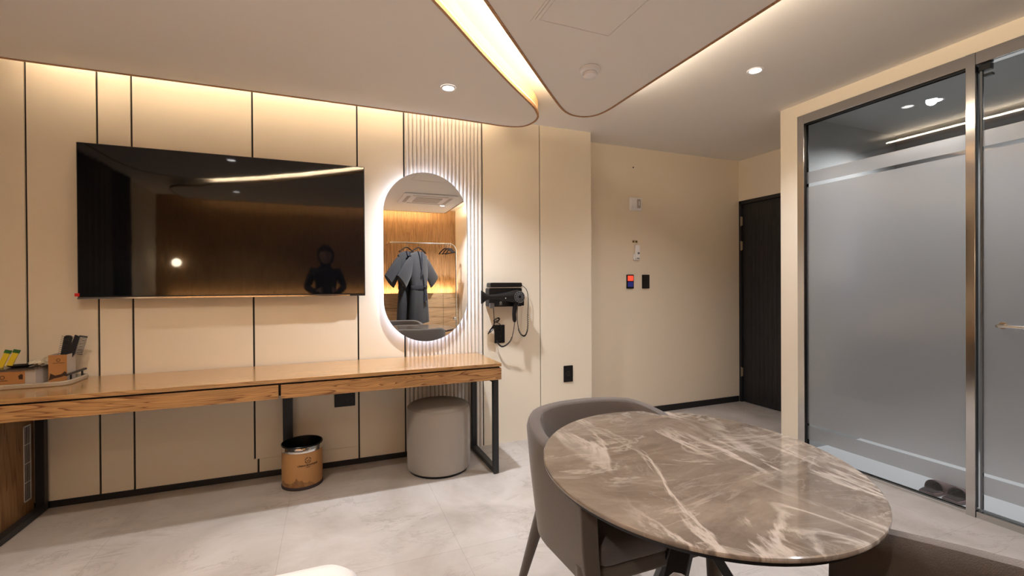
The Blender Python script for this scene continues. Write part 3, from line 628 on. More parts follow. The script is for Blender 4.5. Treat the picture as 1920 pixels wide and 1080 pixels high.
# ================================================================== TUB CHAIRS
def tub_chair(label):
    """chair facing -Y, origin on the floor below the middle of the seat"""
    t = thing('dining_chair', (0, 0, 0), label, 'chair', 'upholstered tub chairs at the marble table')
    hw, yb, yf = .285, .285, -.215       # half width, back, front of the arms
    path = []
    # U: front of one arm -> round the back -> front of other arm
    n = 30
    for k in range(7): path.append((-hw + .012 * (1 - k / 6), yf + (0.02 - yf) * k / 6 * 1.0))
    for k in range(1, n):
        a = pi - pi * k / n
        ca, sa = cos(a), sin(a)
        e = 2.35
        path.append((hw * math.copysign(abs(ca) ** (2 / e), ca), .02 + (yb - .02) * abs(sa) ** (2 / e)))
    for k in range(7): path.append((hw - .012 * (k / 6), .02 + (yf - .02) * k / 6))
    N = len(path); rows = []
    for i, (x, y) in enumerate(path):
        d = Vector(path[min(i + 1, N - 1)]) - Vector(path[max(i - 1, 0)]); d = Vector((d[0], d[1])).normalized()
        out = Vector((-d.y, d.x))
        if out.dot(Vector((x, y - .05))) < 0: out = -out
        s = i / (N - 1); back = sin(pi * s) ** 1.5
        top = .690 + .088 * min(1, sin(pi * s) * 1.15)
        th = .046 + .012 * back
        lean = .030 * back
        prof = [(-.040, .350), (-.012, .372), (.0, .47), (.006 + lean * .5, .60), (.008 + lean, top - .030), (.002 + lean, top - .008), (-.018 + lean, top), (-th + .012 + lean, top - .006), (-th + lean, top - .03), (-th - .006 + lean * .3, .60), (-th - .012, .47), (-th - .020, .355)]
        rows.append([(x + out.x * o, y + out.y * o, z) for o, z in prof])
    m = MB(); b = m.quad_grid(rows, close_u=True); P = len(rows[0])
    m.f.append(tuple(b + k for k in range(P))); e = b + (N - 1) * P; m.f.append(tuple(e + k for k in reversed(range(P))))
    sh = m.build('backrest', 'chairf', t, smooth=True, bevel=.006, seg=2, angle=50)
    # seat frame and cushion
    fr = [(-.245, -.195), (.245, -.195), (.245, .10), (.19, .215), (0, .245), (-.19, .215), (-.245, .10)]
    MB().prism(fr, .348, .405).build('seat_frame', 'chairf', t, bevel=.012, seg=3)
    c = catmull([(x * .90, y * .93 + .0, 0) for x, y in [(-.25, -.21), (-.12, -.225), (.12, -.225), (.25, -.21), (.262, -.05), (.25, .12), (.16, .21), (0, .235), (-.16, .21), (-.25, .12), (-.262, -.05)]], 5)
    m = MB(); rows2 = []
    for sc_, z in ((.95, .407), (1.0, .425), (1.005, .450), (.985, .470), (.93, .482), (.75, .490), (.4, .494), (.05, .495)):
        rows2.append([(p.x * sc_ * .93, p.y * sc_, z) for p in c])
    b = m.quad_grid(rows2, close_u=True); q = len(c); m.f.append(tuple(b + k for k in reversed(range(q)))); m.f.append(tuple(b + 7 * q + k for k in range(q)))
    m.build('seat_cushion', 'seatf', t, smooth=True)
    for sx_ in (-1, 1):
        m = MB(); m.tube([(sx_ * .252, -.180, .42), (sx_ * .250, -.188, .36), (sx_ * .250, -.192, .20), (sx_ * .248, -.194, 0)], [.022, .027, .022, .015], 14); m.build('leg', 'chairf', t, smooth=True)
        m = MB(); m.tube([(sx_ * .215, .185, .40), (sx_ * .222, .20, .35), (sx_ * .247, .262, .16), (sx_ * .268, .315, 0)], [.024, .023, .017, .012], 14); m.build('leg', 'chairf', t, smooth=True)
    return t
ch = tub_chair('taupe tub chair on the far side of the marble table, facing the camera')
ch.location = (.945, 1.352, 0)
c2 = copy_tree(ch); c2['label'] = 'dark tub chair close to the camera, tucked below the near table edge'
c2.location = (.88, .50, 0); c2.rotation_euler = (0, 0, pi + radians(2))

# ================================================================== HAIR DRYER AND HOLDER
t = thing('hair_dryer_holder', (1.26, WY, 1.08), 'black wall-mounted hair dryer holder box with silver line', 'holder')
MB().prism(rrect(1.128, 1.402, 1.088, 1.232, .012), 3.285, WY - .0005, 'Y').build('casing', 'black_plastic', t, bevel=.003)
MB().prism(rrect(1.128, 1.165, 1.078, 1.118, .008), 3.268, 3.285, 'Y').build('side_cradle', 'grey_plastic', t, bevel=.002)
MB().prism(rrect(1.138, 1.402, 1.238, 1.274, .012), 3.280, WY - .0005, 'Y').build('top_shelf', 'black_plastic', t, bevel=.003)
MB().box(1.136, 1.404, 3.279, WY - .001, 1.2325, 1.2375).build('silver_line', 'chrome', t)
MB().prism(rrect(1.385, 1.422, 1.092, 1.150, .006), 3.29, WY - .001, 'Y').build('side_socket', 'black_plastic', t, bevel=.002)
t = thing('hair_dryer', (1.27, 3.25, 1.16), 'black hair dryer with flared nozzle hanging on its wall holder', 'hair dryer')
Y = 3.238
m = MB()
rows = []
for x, rr, zz in ((1.112, .018, 1.165), (1.17, .022, 1.166), (1.22, .030, 1.166), (1.27, .037, 1.166), (1.31, .047, 1.166), (1.345, .052, 1.164), (1.38, .044, 1.162), (1.395, .028, 1.162)):
    rows.append([(x, Y + rr * .75 * cos(2 * pi * k / 24), zz + rr * sin(2 * pi * k / 24)) for k in range(24)])
b = m.quad_grid(rows, close_u=True); m.f.append(tuple(b + k for k in range(24))); m.f.append(tuple(b + 7 * 24 + k for k in range(24)))
bd = m.build('barrel', 'black_plastic', t, smooth=True)
m = MB(); rows = []
for x, hz, hy in ((1.048, .050, .008), (1.060, .047, .010), (1.090, .024, .013), (1.122, .017, .015)):
    rows.append([(x, Y + hy * cos(2 * pi * k / 20), 1.165 + hz * sin(2 * pi * k / 20)) for k in range(20)])
b = m.quad_grid(rows, close_u=True); m.f.append(tuple(b + k for k in range(20))); m.f.append(tuple(b + 60 + k for k in range(20)))
m.build('nozzle', 'black_plastic', t, smooth=True)
m = MB(); m.tube([(1.335, Y, 1.13), (1.322, Y, 1.09), (1.315, Y, 1.03), (1.318, Y, .985), (1.320, Y, .970)], [.022, .018, .0165, .0165, .010], 14); m.build('handle', 'black_plastic', t, smooth=True)
m = MB()
for rr in (.016, .028, .041):
    m.tube([(1.347 + rr * cos(a), Y - .041 + (rr / .05) ** 2 * .010, 1.164 + rr * sin(a)) for a in [2 * pi * k / 28 for k in range(29)]], .0014, 5, cap=False)
for k in range(12):
    a = 2 * pi * k / 12; m.tube([(1.347 + q * cos(a), Y - .041 + (q / .05) ** 2 * .010, 1.164 + q * sin(a)) for q in (.016, .041)], .001, 4)
m.build('fan_grille', 'grey_plastic', bd)
lg = MB()
def flat(xc, zc): return lambda c: (xc + c.x, 3.2835 - c.z, zc + c.y)
arc_strip(lg, .006, .009, 0, 2 * pi, 20, flat(1.222, 1.118)); lg.build('emblem', 'print_white', bpy.data.objects['hair_dryer_holder'])
text_mesh('URBAN', .008, 'lettering', 'print_white', flat(1.222, 1.103), bpy.data.objects['hair_dryer_holder'])
MB().sphere((1.236, Y - .026, 1.155), .004, 10, 6).build('switch', 'print_white', bd, smooth=True)
def cord(name, pts, rads, label, cat='cord', coil=None, mat='black_plastic', parent=None):
    P = catmull(pts, 10, closed=False); n = len(P)
    R_ = [rads] * n if not isinstance(rads, (list, tuple)) else [rads[min(len(rads) - 1, int(i / n * len(rads)))] for i in range(n)]
    m = MB()
    if coil:
        c0, c1, cr, turns = coil
        i0, i1 = int(c0 * n), int(c1 * n)
        m.tube(P[:i0 + 1], rads, 7); m.tube(P[i1:], rads, 7)
        seg = P[i0:i1 + 1]; H_ = []; tot = turns * 10
        for k in range(tot + 1):
            s = k / tot * (len(seg) - 1); i = min(int(s), len(seg) - 2); p = seg[i].lerp(seg[i + 1], s - i)
            d = (seg[i + 1] - seg[i]).normalized(); a = d.cross(Vector((0, 1, 0))).normalized(); b_ = a.cross(d)
            th = 2 * pi * k / 10; H_.append(p + (a * cos(th) + b_ * sin(th)) * cr)
        m.tube(H_, rads * .9, 6)
    else: m.tube(P, rads, 7)
    o = m.build(name, mat, parent, smooth=True)
    if parent is None: tag(o, label, cat)
    return o
hd = bpy.data.objects['hair_dryer']; hh = bpy.data.objects['hair_dryer_holder']
Yc = 3.325
cord('coiled_cord', [(1.176, Yc, 1.09), (1.182, Yc, .985), (1.184, Yc, .90), (1.205, Yc, .817), (1.245, Yc - .01, .775), (1.300, Yc - .03, .812), (1.315, Yc - .06, .88), (1.320, Y, .975)], .0028, '', coil=(.42, .80, .0045, 26), parent=hd)
cord('coiled_cord', [(1.378, Yc, 1.085), (1.378, Yc, .969), (1.395, Yc, .885), (1.436, Yc, .848), (1.465, Yc, .90), (1.468, Yc, 1.017), (1.472, Yc, 1.145), (1.455, Yc, 1.22), (1.40, Yc, 1.262)], .0028, '', coil=(.22, .62, .0045, 26), parent=hh)
m = MB()
for dx, dz, rr in ((0, 0, .016), (.008, .006, .013), (-.004, -.004, .018)):
    m.tube([(1.205 + dx + rr * cos(a) * 1.2 + .3 * rr * sin(a), Yc + .006 * sin(2 * a), .985 + dz + rr * sin(a) * .8) for a in [2 * pi * k / 24 for k in range(25)]], .0028, 6, cap=False)
for j in range(4):
    q = [(1.190 - .002 * j, Yc + .004 * j, .965), (1.165 + .004 * j, Yc, .93 - .003 * j), (1.140 + .004 * j, Yc - .004 * j, .895), (1.132 + .005 * j, Yc, .875 + .006 * j), (1.150 + .003 * j, Yc, .90 + .004 * j), (1.180, Yc, .945)]
    m.tube(catmull(q, 6, closed=False), .003, 6)
m.tube(catmull([(1.20, Yc, .965), (1.225, Yc, .955), (1.245, Yc + .02, .93), (1.25, Yc + .03, .90)], 6, closed=False), .003, 6)
m.build('bundled_plug_cord', 'black_plastic', hh, smooth=True)

# ================================================================== SOCKETS AND SWITCHES
def socket(name, x0, x1, z0, z1, yw, label, cat='socket', holes=1, vertical=True):
    t = thing(name, ((x0 + x1) / 2, yw, z0), label, cat)
    MB().prism(rrect(x0, x1, z0, z1, .004), yw - .008, yw, 'Y').build('cover_plate', 'black_plastic', t, bevel=.0015)
    for k in range(holes):
        if vertical: cxx = (x0 + x1) / 2; czz = z0 + (z1 - z0) * (k + .5) / holes
        else: cxx = x0 + (x1 - x0) * (k + .5) / holes; czz = (z0 + z1) / 2
        m = MB(); q = .019 if holes > 1 or True else .02
        for r0, y0 in ((.0215, yw - .0085), ):
            m.tube([(cxx + q * cos(a), yw - .009, czz + q * sin(a)) for a in [2 * pi * j / 28 for j in range(29)]], .0014, 5, cap=False)
        m.sphere((cxx, yw - .0085, czz + .008), .0022, 8, 5); m.sphere((cxx, yw - .0085, czz - .008), .0022, 8, 5)
        m.build('outlet', 'bezel', t)
    return t
socket('wall_socket', 1.201, 1.286, .797, .940, WY, 'black double wall socket right below the hair dryer holder', holes=2)
socket('wall_socket', 1.815, 1.901, .437, .574, WY, 'black wall socket low on the cream panel beside the chair', holes=1)
socket('wall_socket', .022, .158, .414, .502, WY, 'black horizontal wall socket just below the desk drawers', holes=2, vertical=False)
t = thing('thermostat', (2.717, HY, 1.96), 'square white wall control unit highest on the hallway wall', 'wall control')
MB().prism(rrect(2.652, 2.786, 1.962, 2.086, .006), HY - .022, HY, 'Y').build('housing', 'white_plastic', t, bevel=.003)
MB().prism(rrect(2.672, 2.720, 1.985, 2.070, .006), HY - .032, HY - .022, 'Y').build('front_cover', 'white_plastic', t, bevel=.003)
MB().prism(rrect(2.727, 2.766, 1.985, 2.070, .006), HY - .030, HY - .022, 'Y').build('slider_cover', 'card', t, bevel=.003)
MB().box(2.742, 2.749, HY - .034, HY - .030, 2.01, 2.05).build('slider', 'white_plastic', t, bevel=.001)
t = thing('remote_control', (2.725, HY, 1.49), 'small white remote control in its holder on the hallway wall', 'remote control')
MB().prism(rrect(2.690, 2.762, 1.488, 1.548, .010), HY - .020, HY, 'Y').build('holder', 'white_plastic', t, bevel=.003)
MB().prism(rrect(2.703, 2.751, 1.500, 1.632, .012), HY - .036, HY - .012, 'Y').build('handset', 'white_plastic', t, bevel=.004); hs = bpy.data.objects['handset']
MB().prism(rrect(2.722, 2.744, 1.545, 1.562, .003), HY - .038, HY - .036, 'Y').build('button', 'grey_plastic', hs)
MB().box(2.713, 2.741, HY - .037, HY - .030, 1.502, 1.508).build('emitter', 'black_plastic', hs)
sk = []
for k, xk in enumerate((2.688, 2.722)):
    o = MB().box(xk, xk + .022, HY - .006, HY, 1.656, 1.676).build('adhesive_pad', 'brass', None, bevel=.002)
    tag(o, ('small brown adhesive pad above the remote, %s' % ('on the television side', 'on the entrance door side')[k]), 'adhesive pad')
t = thing('room_controller', (2.655, HY, 1.216), 'small black room control panel with red lit display', 'control panel')
MB().prism(rrect(2.616, 2.695, 1.216, 1.349, .005), HY - .013, HY, 'Y').build('housing', 'black_plastic', t, bevel=.002)
MB().box(2.625, 2.686, HY - .0145, HY - .013, 1.290, 1.338).build('display', 'red_led', t)
MB().box(2.625, 2.686, HY - .0145, HY - .013, 1.232, 1.280).build('keypad', 'blue_led', t)
t = thing('light_switch', (2.84, HY, 1.216), 'small plain black light switch beside the red-lit control panel', 'light switch')
MB().prism(rrect(2.797, 2.880, 1.216, 1.349, .005), HY - .012, HY, 'Y').build('housing', 'black_plastic', t, bevel=.002)
MB().prism(rrect(2.805, 2.872, 1.226, 1.339, .004), HY - .0145, HY - .012, 'Y').build('rocker', 'bezel', t, bevel=.001)
o = MB().tube([(2.701, HY, 2.375), (2.701, HY - .006, 2.375)], .006, 10).build('wall_plug', 'black_plastic'); tag(o, 'tiny dark screw hole plug high on the hallway wall', 'screw')

# ================================================================== THINGS ON THE DESK
D = .735
t = thing('amenity_tray', (-1.6, 3.22, D), 'beige rounded stone amenity tray with black metal handle on the desk', 'tray')
m = MB(); TX0, TX1, TY0, TY1 = -1.95, -1.288, 3.092, 3.354
rows = []
for ins, z, in ((.004, D), (.0, D + .004), (.0, D + .020), (.004, D + .024), (.012, D + .024), (.016, D + .018), (.018, D + .008)):
    rows.append([(x, y, z) for x, y in rrect(TX0 + ins, TX1 - ins, TY0 + ins, TY1 - ins, .055 - ins, 8)])
b = m.quad_grid(rows, close_u=True); q = len(rows[0]); m.f.append(tuple(b + k for k in reversed(range(q)))); m.f.append(tuple(b + 6 * q + k for k in range(q)))
m.build('dish', 'tray', t, smooth=True)
hx = -1.305
MB().bar((hx, 3.115, .789), (hx, 3.325, .789), .012, .010).tube([(hx, 3.165, .756), (hx, 3.165, .786)], .005, 8).tube([(hx, 3.285, .756), (hx, 3.285, .786)], .005, 8).build('handle', 'blackmetal', t, bevel=.001)
Z = D + .0085
t = thing('amenity_box', (-1.6, 3.2, Z), 'low kraft-fronted amenity box with a smoked glass lid in the tray', 'box')
MB().box(-1.78, -1.437, 3.135, 3.262, Z, .828).build('box_body', 'card', t, bevel=.002)
MB().box(-1.77, -1.478, 3.1325, 3.135, Z + .012, .820).build('printed_front', 'kraft_plain', t); pf = bpy.data.objects['printed_front']
MB().prism(rrect(-1.790, -1.428, 3.122, 3.272, .008), .829, .835).build('lid', 'glasslid', t)
m = MB(); arc_strip(m, .007, .010, 0, 2 * pi, 16, lambda c: (-1.565 + c.x, 3.1322, .792 + c.y)); m.build('emblem', 'ink', pf); MB().box(-1.585, -1.545, 3.1318, 3.1322, .774, .777).build('printed_line', 'ink', pf); MB().prism([(-1.500, .780), (-1.485, .778), (-1.485, .802), (-1.492, .806), (-1.503, .796)], 3.1316, 3.1322, 'Y').build('ink_drawing', 'ink', pf)
t = thing('brush_box', (-1.37, 3.25, Z), 'square kraft paper box holding a brush and comb on the tray', 'box')
bx0, bx1, by0, by1 = -1.414, -1.336, 3.200, 3.292
m = MB(); m.box(bx0, bx1, by0, by0 + .002, Z, .888); pf = m.build('printed_face', 'kraft_plain', t)
m = MB(); m.box(bx1 - .002, bx1, by0 + .002, by1, Z, .888).box(bx0, bx0 + .002, by0 + .002, by1, Z, .888).box(bx0 + .002, bx1 - .002, by1 - .002, by1, Z, .888).box(bx0 + .002, bx1 - .002, by0 + .002, by1 - .002, Z, Z + .003); m.build('side_walls', 'card', t)
m = MB(); arc_strip(m, .006, .009, 0, 2 * pi, 16, lambda c: (-1.372 + c.x, 3.1996, .860 + c.y)); m.build('emblem', 'ink', pf); MB().box(-1.395, -1.345, 3.1994, 3.1998, .843, .8455).build('printed_line', 'ink', pf); m = MB(); m.prism([(-1.412, .752), (-1.405, .79), (-1.385, .777), (-1.36, .783), (-1.345, .798), (-1.337, .790), (-1.337, .778), (-1.36, .768), (-1.39, .762)], 3.1992, 3.1998, 'Y'); m.build('ink_drawing', 'ink', pf)
def tilt_fn(px, py, pz, ax, ay):
    Mt = Matrix.Translation((px, py, pz)) @ Matrix.Rotation(ax, 4, 'Y') @ Matrix.Rotation(ay, 4, 'X')
    return lambda p: Mt @ p
t = thing('hair_brush', (-1.39, 3.25, .76), 'black bristled hair brush standing upright in the kraft box, beside the comb', 'hair brush')
fn = tilt_fn(-1.385, 3.245, Z + .004, radians(7), radians(-6))
m = MB(); m.prism(rrect(-.017, .017, .125, .243, .014), -.006, .006, 'Y'); m.tube([(0, 0, .0), (0, 0, .13)], .006, 8); m.map(fn).build('body', 'brush', t, smooth=True)
m = MB()
for k in range(11):
    z = .132 + k * .0102
    for s in (-1, 1): m.tube([(s * .014, 0, z), (s * .031, 0, z + .002)], .0012, 4)
    for xx_ in (-.008, 0, .008): m.tube([(xx_, -.006, z), (xx_, -.020, z)], .0012, 4)
m.map(fn).build('bristles', 'bristle', t)
t = thing('comb', (-1.36, 3.25, .76), 'black wide-toothed comb standing upright in the kraft box, beside the brush', 'comb')
fn = tilt_fn(-1.368, 3.25, Z + .004, radians(12), radians(-4))
m = MB(); m.prism([(-.014, .0), (.004, .0), (.006, .12), (.012, .140), (.013, .240), (-.010, .246), (-.016, .14)], -.0035, .0035, 'Y')
m.map(fn).build('spine', 'brush', t)
m = MB()
for k in range(12): z = .142 + k * .0085; m.box(.012, .046, -.002, .002, z, z + .0036)
m.box(.010, .046, -.0025, .0025, .240, .246); m.map(fn).build('teeth', 'bristle', t)
fn0 = [(-1.600, 'slim yellow and green sachet leaning on the amenity box, farther from the brush'), (-1.566, 'slim yellow and green sachet leaning on the amenity box, closer to the brush')]
for xk, lb in fn0:
    t = thing('sachet', (xk, 3.20, .836), lb, 'sachet', 'yellow and green sachets')
    fn = tilt_fn(xk, 3.185, .838, radians(15), radians(-16))
    MB().prism([(-.012, 0), (.012, 0), (.012, .078), (-.012, .078)], -.003, .003, 'Y').map(fn).build('pouch', 'yellow', t, bevel=.001)
    MB().prism([(-.0135, .076), (.0135, .076), (.0135, .094), (-.0135, .094)], -.0035, .0035, 'Y').map(fn).build('cap_band', 'green', t)
t = thing('soap_dish', (-1.525, 3.165, .835), 'small black oval dish on the smoked lid beside the sachets', 'dish')
MB().lathe([(.030, .8352), (.046, .840), (.052, .848), (.049, .8485), (.040, .8425), (.002, .840)], -1.52, 3.185, 28, sx=1.0, sy=.7).build('bowl', 'black_plastic', t, smooth=True)
for k, (px_, py_, sz, lb) in enumerate(((-1.472, 3.230, .022, 'crumpled clear-wrapped toiletry on the smoked lid, nearest the brush box'), (-1.415, 3.312, .030, 'clear-wrapped toiletry packet lying behind the brush box'),)):
    pass
def packet(name, cxp, cyp, zb, lx, ly, h, lab):
    m = MB(); n = 14; rows = []
    for j in range(8):
        a = pi * j / 7; row = []
        for k in range(20):
            th = 2 * pi * k / 20; jr = 1 + random.uniform(-.16, .16)
            row.append((cxp + lx * sin(max(.12, min(pi - .12, a))) * cos(th) * jr, cyp + ly * sin(max(.12, min(pi - .12, a))) * sin(th) * jr, zb + h / 2 - h / 2 * cos(a) * (1 if j in (0, 7) else jr * .96)))
        rows.append(row)
    b = m.quad_grid(rows, close_u=True); m.f.append(tuple(b + k for k in range(20))); m.f.append(tuple(b + 140 + k for k in range(20)))
    return tag(m.build(name, 'plastic_wrap', None), lab, 'packet', 'clear wrapped toiletries')
packet('wrapped_toiletry', -1.468, 3.215, .8355, .030, .030, .030, 'crumpled clear-wrapped toiletry lying on the smoked box lid')
packet('wrapped_toiletry', -1.452, 3.310, .7600, .050, .030, .110, 'clear-wrapped toiletry bundle standing behind the amenity box by the wall')

# ================================================================== SLIPPERS
def slipper(label, y, x0=3.262):
    t = thing('slipper', (x0, y, 0), label, 'slipper', 'brown bathroom slippers')
    out = [(.0, -.030), (.004, -.040), (.05, -.046), (.13, -.050), (.21, -.052), (.255, -.040), (.270, -.012), (.268, .016), (.25, .040), (.20, .050), (.12, .046), (.05, .044), (.004, .038), (.0, .028)]
    out = [(x0 + a, y + b_) for a, b_ in out]
    MB().prism(out, 0, .020).build('sole', 'slipper', t, bevel=.006, seg=3)
    MB().prism(offset_poly(out, .008), .018, .0225).build('insole', 'slipper_in', t)
    m = MB(); rows = []
    for i in range(9):
        s = i / 8; xx_ = x0 + .085 + s * .18; hw = .049 * math.sqrt(max(.02, 1 - max(0, s - .45) ** 2 / .33)); hh_ = (.062 - .030 * s)
        rows.append([(xx_, y + hw * cos(pi * k / 12), .012 + hh_ * sin(pi * k / 12) ** .8) for k in range(13)])
    m.quad_grid(rows); o = m.build('strap', 'slipper', t, smooth=True)
    sd = o.modifiers.new('solid', 'SOLIDIFY'); sd.thickness = .006; sd.offset = -1
    return t
slipper('dark brown slipper on the bathroom floor, farther from the door post', 1.575)
slipper('dark brown slipper on the bathroom floor, hard by the steel door post', 1.465)

# ================================================================== BED
t = thing('bed', (-.86, .1, 0), 'white-covered bed, only its rounded corner showing close to the camera', 'bed')
MB().prism(rrect(-1.74, .02, -.88, 1.10, .06), .12, .36).build('bed_base', 'oakz', t, bevel=.01)
m = MB(); rows = []
for d, z in ((.0, .30), (-.004, .36), (-.006, .46), (-.004, .54), (.004, .575), (.02, .594), (.05, .603), (.12, .606)):
    rows.append([(x, y, z + random.uniform(-.001, .001)) for x, y in rrect(-1.79 + d, .058 - d, -.90 + d, 1.175 - d, .062, 8)])
b = m.quad_grid(rows, close_u=True); q = len(rows[0]); m.f.append(tuple(b + k for k in reversed(range(q)))); m.f.append(tuple(b + 7 * q + k for k in range(q)))
m.build('duvet', 'duvet', t, smooth=True)
for sx_ in (-1.6, -.1):
    for sy_ in (-.8, 1.0): MB().box(sx_ - .03, sx_ + .03, sy_ - .03, sy_ + .03, 0, .12).build('foot', 'blackmetal', t)
MB().box(-2.24, .52, -1.104, -.93, 0, 1.13).build('headboard', 'oakz', t, bevel=.004)
for px_ in (-1.35, -.45):
    m = MB(); m.sphere((px_, -.70, .69), .1, 24, 14, (3.3, 2.0, .85)); o = m.build('pillow', 'duvet', t, smooth=True)

# ================================================================== WARDROBE SIDE (seen in the mirror)
t = thing('low_cabinet', (1.3, -1.0, 0), 'oak cabinet with drawers below the slatted wall, seen in the oval mirror', 'cabinet')
MB().box(.54, 2.045, -1.104, -.93, 0, 1.130).build('carcass', 'oakz', t)
for (a, b_) in ((.545, 1.115), (1.12, 1.775), (1.78, 2.04)):
    MB().box(a, b_, -.93, -.912, .892, 1.128).build('drawer', 'oakl', t, bevel=.0015)
    MB().box(a, b_, -.93, -.912, .02, .885).build('door', 'oakl', t, bevel=.0015)
t = thing('clothes_rail', (1.4, -.56, 0), 'chrome clothes rail with a bent end, seen in the oval mirror', 'clothes rail')
ra = [(.86, -.75, 1.935), (.86, -.61, 1.935), (.875, -.57, 1.935), (.91, -.56, 1.935), (1.80, -.56, 1.935)]
ra += [(1.80 + .11 * sin(a), -.56, 1.935 - .11 * (1 - cos(a))) for a in [pi / 2 * k / 8 for k in range(1, 9)]] + [(1.91, -.56, .02)]
MB().tube(ra, .011, 12).build('tube', 'chrome', t, smooth=True)
MB().tube([(.86, -1.106, 1.935), (.86, -.75, 1.935)], .011, 12).build('wall_arm', 'chrome', t, smooth=True)
MB().lathe([(.05, 0), (.05, .008), (.014, .02)], 1.91, -.56, 24).build('foot', 'chrome', t, smooth=True)
MB().sphere((1.88, -.545, .72), .03, 14, 8).build('knob', 'chrome', t, smooth=True)
def hanger(x, rot, label, named):
    t = thing('clothes_hanger', (x, -.56, 1.935), label, 'hanger', 'black clothes hangers on the rail')
    R3 = Matrix.Translation((x, -.56, 1.935)) @ Matrix.Rotation(rot, 4, 'Z')
    fn = lambda p: R3 @ p
    hk = [(0 + .018 * cos(a), 0, .0 + .018 * sin(a) + .000) for a in [radians(q) for q in range(-20, 200, 20)]]
    hk = [(.0, 0, -.075), (.0, 0, -.045), (.017, 0, -.02)] + hk
    MB().tube(hk, .0025, 6).map(fn).build('hook', 'chrome', t, smooth=True)
    MB().tube(catmull([(-.20, 0, -.155), (-.10, 0, -.105), (0, 0, -.075), (.10, 0, -.105), (.20, 0, -.155)], 5, closed=False), .010, 8).tube([(-.20, 0, -.155), (.20, 0, -.155)], .005, 6).map(fn).build('shoulder_bar', 'black_plastic', t, smooth=True)
    return t
def robe(x, rot, label, zt=1.875):
    """kimono-style robe, front facing +Y before rotation; origin at hanger hook"""
    t = thing('bathrobe', (x, -.56, 0), label, 'bathrobe', 'dark kimono robes')
    R3 = Matrix.Translation((x, -.56, 0)) @ Matrix.Rotation(rot, 4, 'Z')
    fn = lambda p: R3 @ p
    m = MB(); rows = []
    for z, hw, dp in ((1.80, .06, .035), (1.775, .15, .05), (1.73, .225, .06), (1.60, .232, .075), (1.40, .225, .085), (1.26, .205, .08), (1.20, .200, .075), (1.10, .215, .09), (.90, .235, .10), (.72, .250, .105), (.66, .252, .105)):
        row = []
        for k in range(48):
            a = 2 * pi * k / 48; c, s = cos(a), sin(a)
            wv = 1 + .05 * sin(a * 7 + z * 3) * (1.85 - z) * .9
            row.append((hw * math.copysign(abs(c) ** .75, c), dp * .62 * math.copysign(abs(s) ** .8, s) * wv, z + (0.0 if z > .8 else .02 * c)))
        rows.append(row)
    b = m.quad_grid(rows, close_u=True); m.f.append(tuple(b + k for k in range(48))); m.f.append(tuple(b + 10 * 48 + k for k in range(48)))
    rb = m.map(fn).build('body', 'robe', t, smooth=True)
    for s_ in (-1, 1):
        m = MB(); rows = []
        for q, (cxx, czz, half) in enumerate(((.13, 1.66, .095), (.22, 1.575, .115), (.30, 1.485, .125), (.38, 1.39, .135), (.44, 1.32, .140))):
            # sleeve cross-section perpendicular to its slope
            row = []
            for k in range(20):
                a = 2 * pi * k / 20; l = half * cos(a); d = (.032) * sin(a)
                row.append((s_ * (cxx + l * .74), d, czz + l * .67))
            rows.append(row)
        b = m.quad_grid(rows, close_u=True); m.f.append(tuple(b + k for k in range(20))); m.f.append(tuple(b + 80 + k for k in range(20)))
        m.map(fn).build('sleeve', 'robe', t, smooth=True)
    m = MB(); m.tube(catmull([(-.05, .030, 1.80), (-.03, .048, 1.70), (.0, .060, 1.52), (.05, .062, 1.30), (.06, .066, 1.1)], 6, closed=False), .014, 6); m.tube(catmull([(.05, .030, 1.80), (.03, .050, 1.70), (.0, .064, 1.52), (-.02, .064, 1.40)], 6, closed=False), .014, 6)
    m.map(fn).build('collar', 'robe_trim', rb, smooth=True)
    m = MB(); m.lathe([(.208, 1.265), (.214, 1.25), (.214, 1.215), (.208, 1.20)], 0, 0, 40, sx=1.0, sy=.28, cap0=False, cap1=False); m.bar((.06, .07, 1.23), (.09, .078, 1.02), .02, .035); m.bar((.07, .07, 1.23), (.04, .085, 1.00), .02, .035); m.sphere((.065, .068, 1.232), .028, 10, 6)
    m.map(fn).build('belt', 'robe_trim', t, smooth=True)
    return t
hanger(1.120, -.80, 'black hanger holding the robe turned away, on the chrome rail', 0)
hanger(1.305, -.78, 'black hanger holding the belted robe nearest the rail bend', 0)
for k, xk in enumerate((1.735, 1.775, 1.815)):
    hanger(xk, 1.25 + .1 * k, ['empty black hanger on the rail, innermost of the empty ones', 'empty black hanger on the rail, middle of the empty ones', 'empty black hanger nearest the bend of the chrome rail'][k], 0)
robe(1.120, -.80, 'dark grey kimono robe on the rail, mostly hidden by the belted one')
robe(1.305, -.78, 'dark grey kimono robe with tied belt hanging in front on the rail')

# bedside wall lamp, curtains (seen in the television screen)
t = thing('wall_lamp', (-1.98, -1.0, 1.6), 'glowing globe wall lamp beside the bed, seen reflected in the television', 'lamp')
MB().tube([(-1.98, -1.105, 1.5), (-1.98, -1.03, 1.5), (-1.98, -1.0, 1.52), (-1.98, -1.0, 1.55)], .008, 8).build('arm', 'brass', t, smooth=True)
MB().sphere((-1.98, -1.0, 1.60), .055, 20, 12).build('globe', 'globe', t, smooth=True)
def curtain(y0, y1, mat, label, x=-2.195, amp=.022):
    m = MB(); n = int((y1 - y0) / .012); pts = [(x + amp * sin(k * .012 * 2 * pi / .11) + .012 * sin(k * .1), y0 + (y1 - y0) * k / n) for k in range(n + 1)]
    m.quad_grid([[(a, b_, z) for a, b_ in pts] for z in (.03, 2.54)]); o = m.build('curtain', mat, None, smooth=True)
    sd = o.modifiers.new('solid', 'SOLIDIFY'); sd.thickness = .003
    return tag(o, label, 'curtain')
curtain(.43, 2.80, 'curtain', 'grey pleated curtain along the side wall, seen reflected in the television')
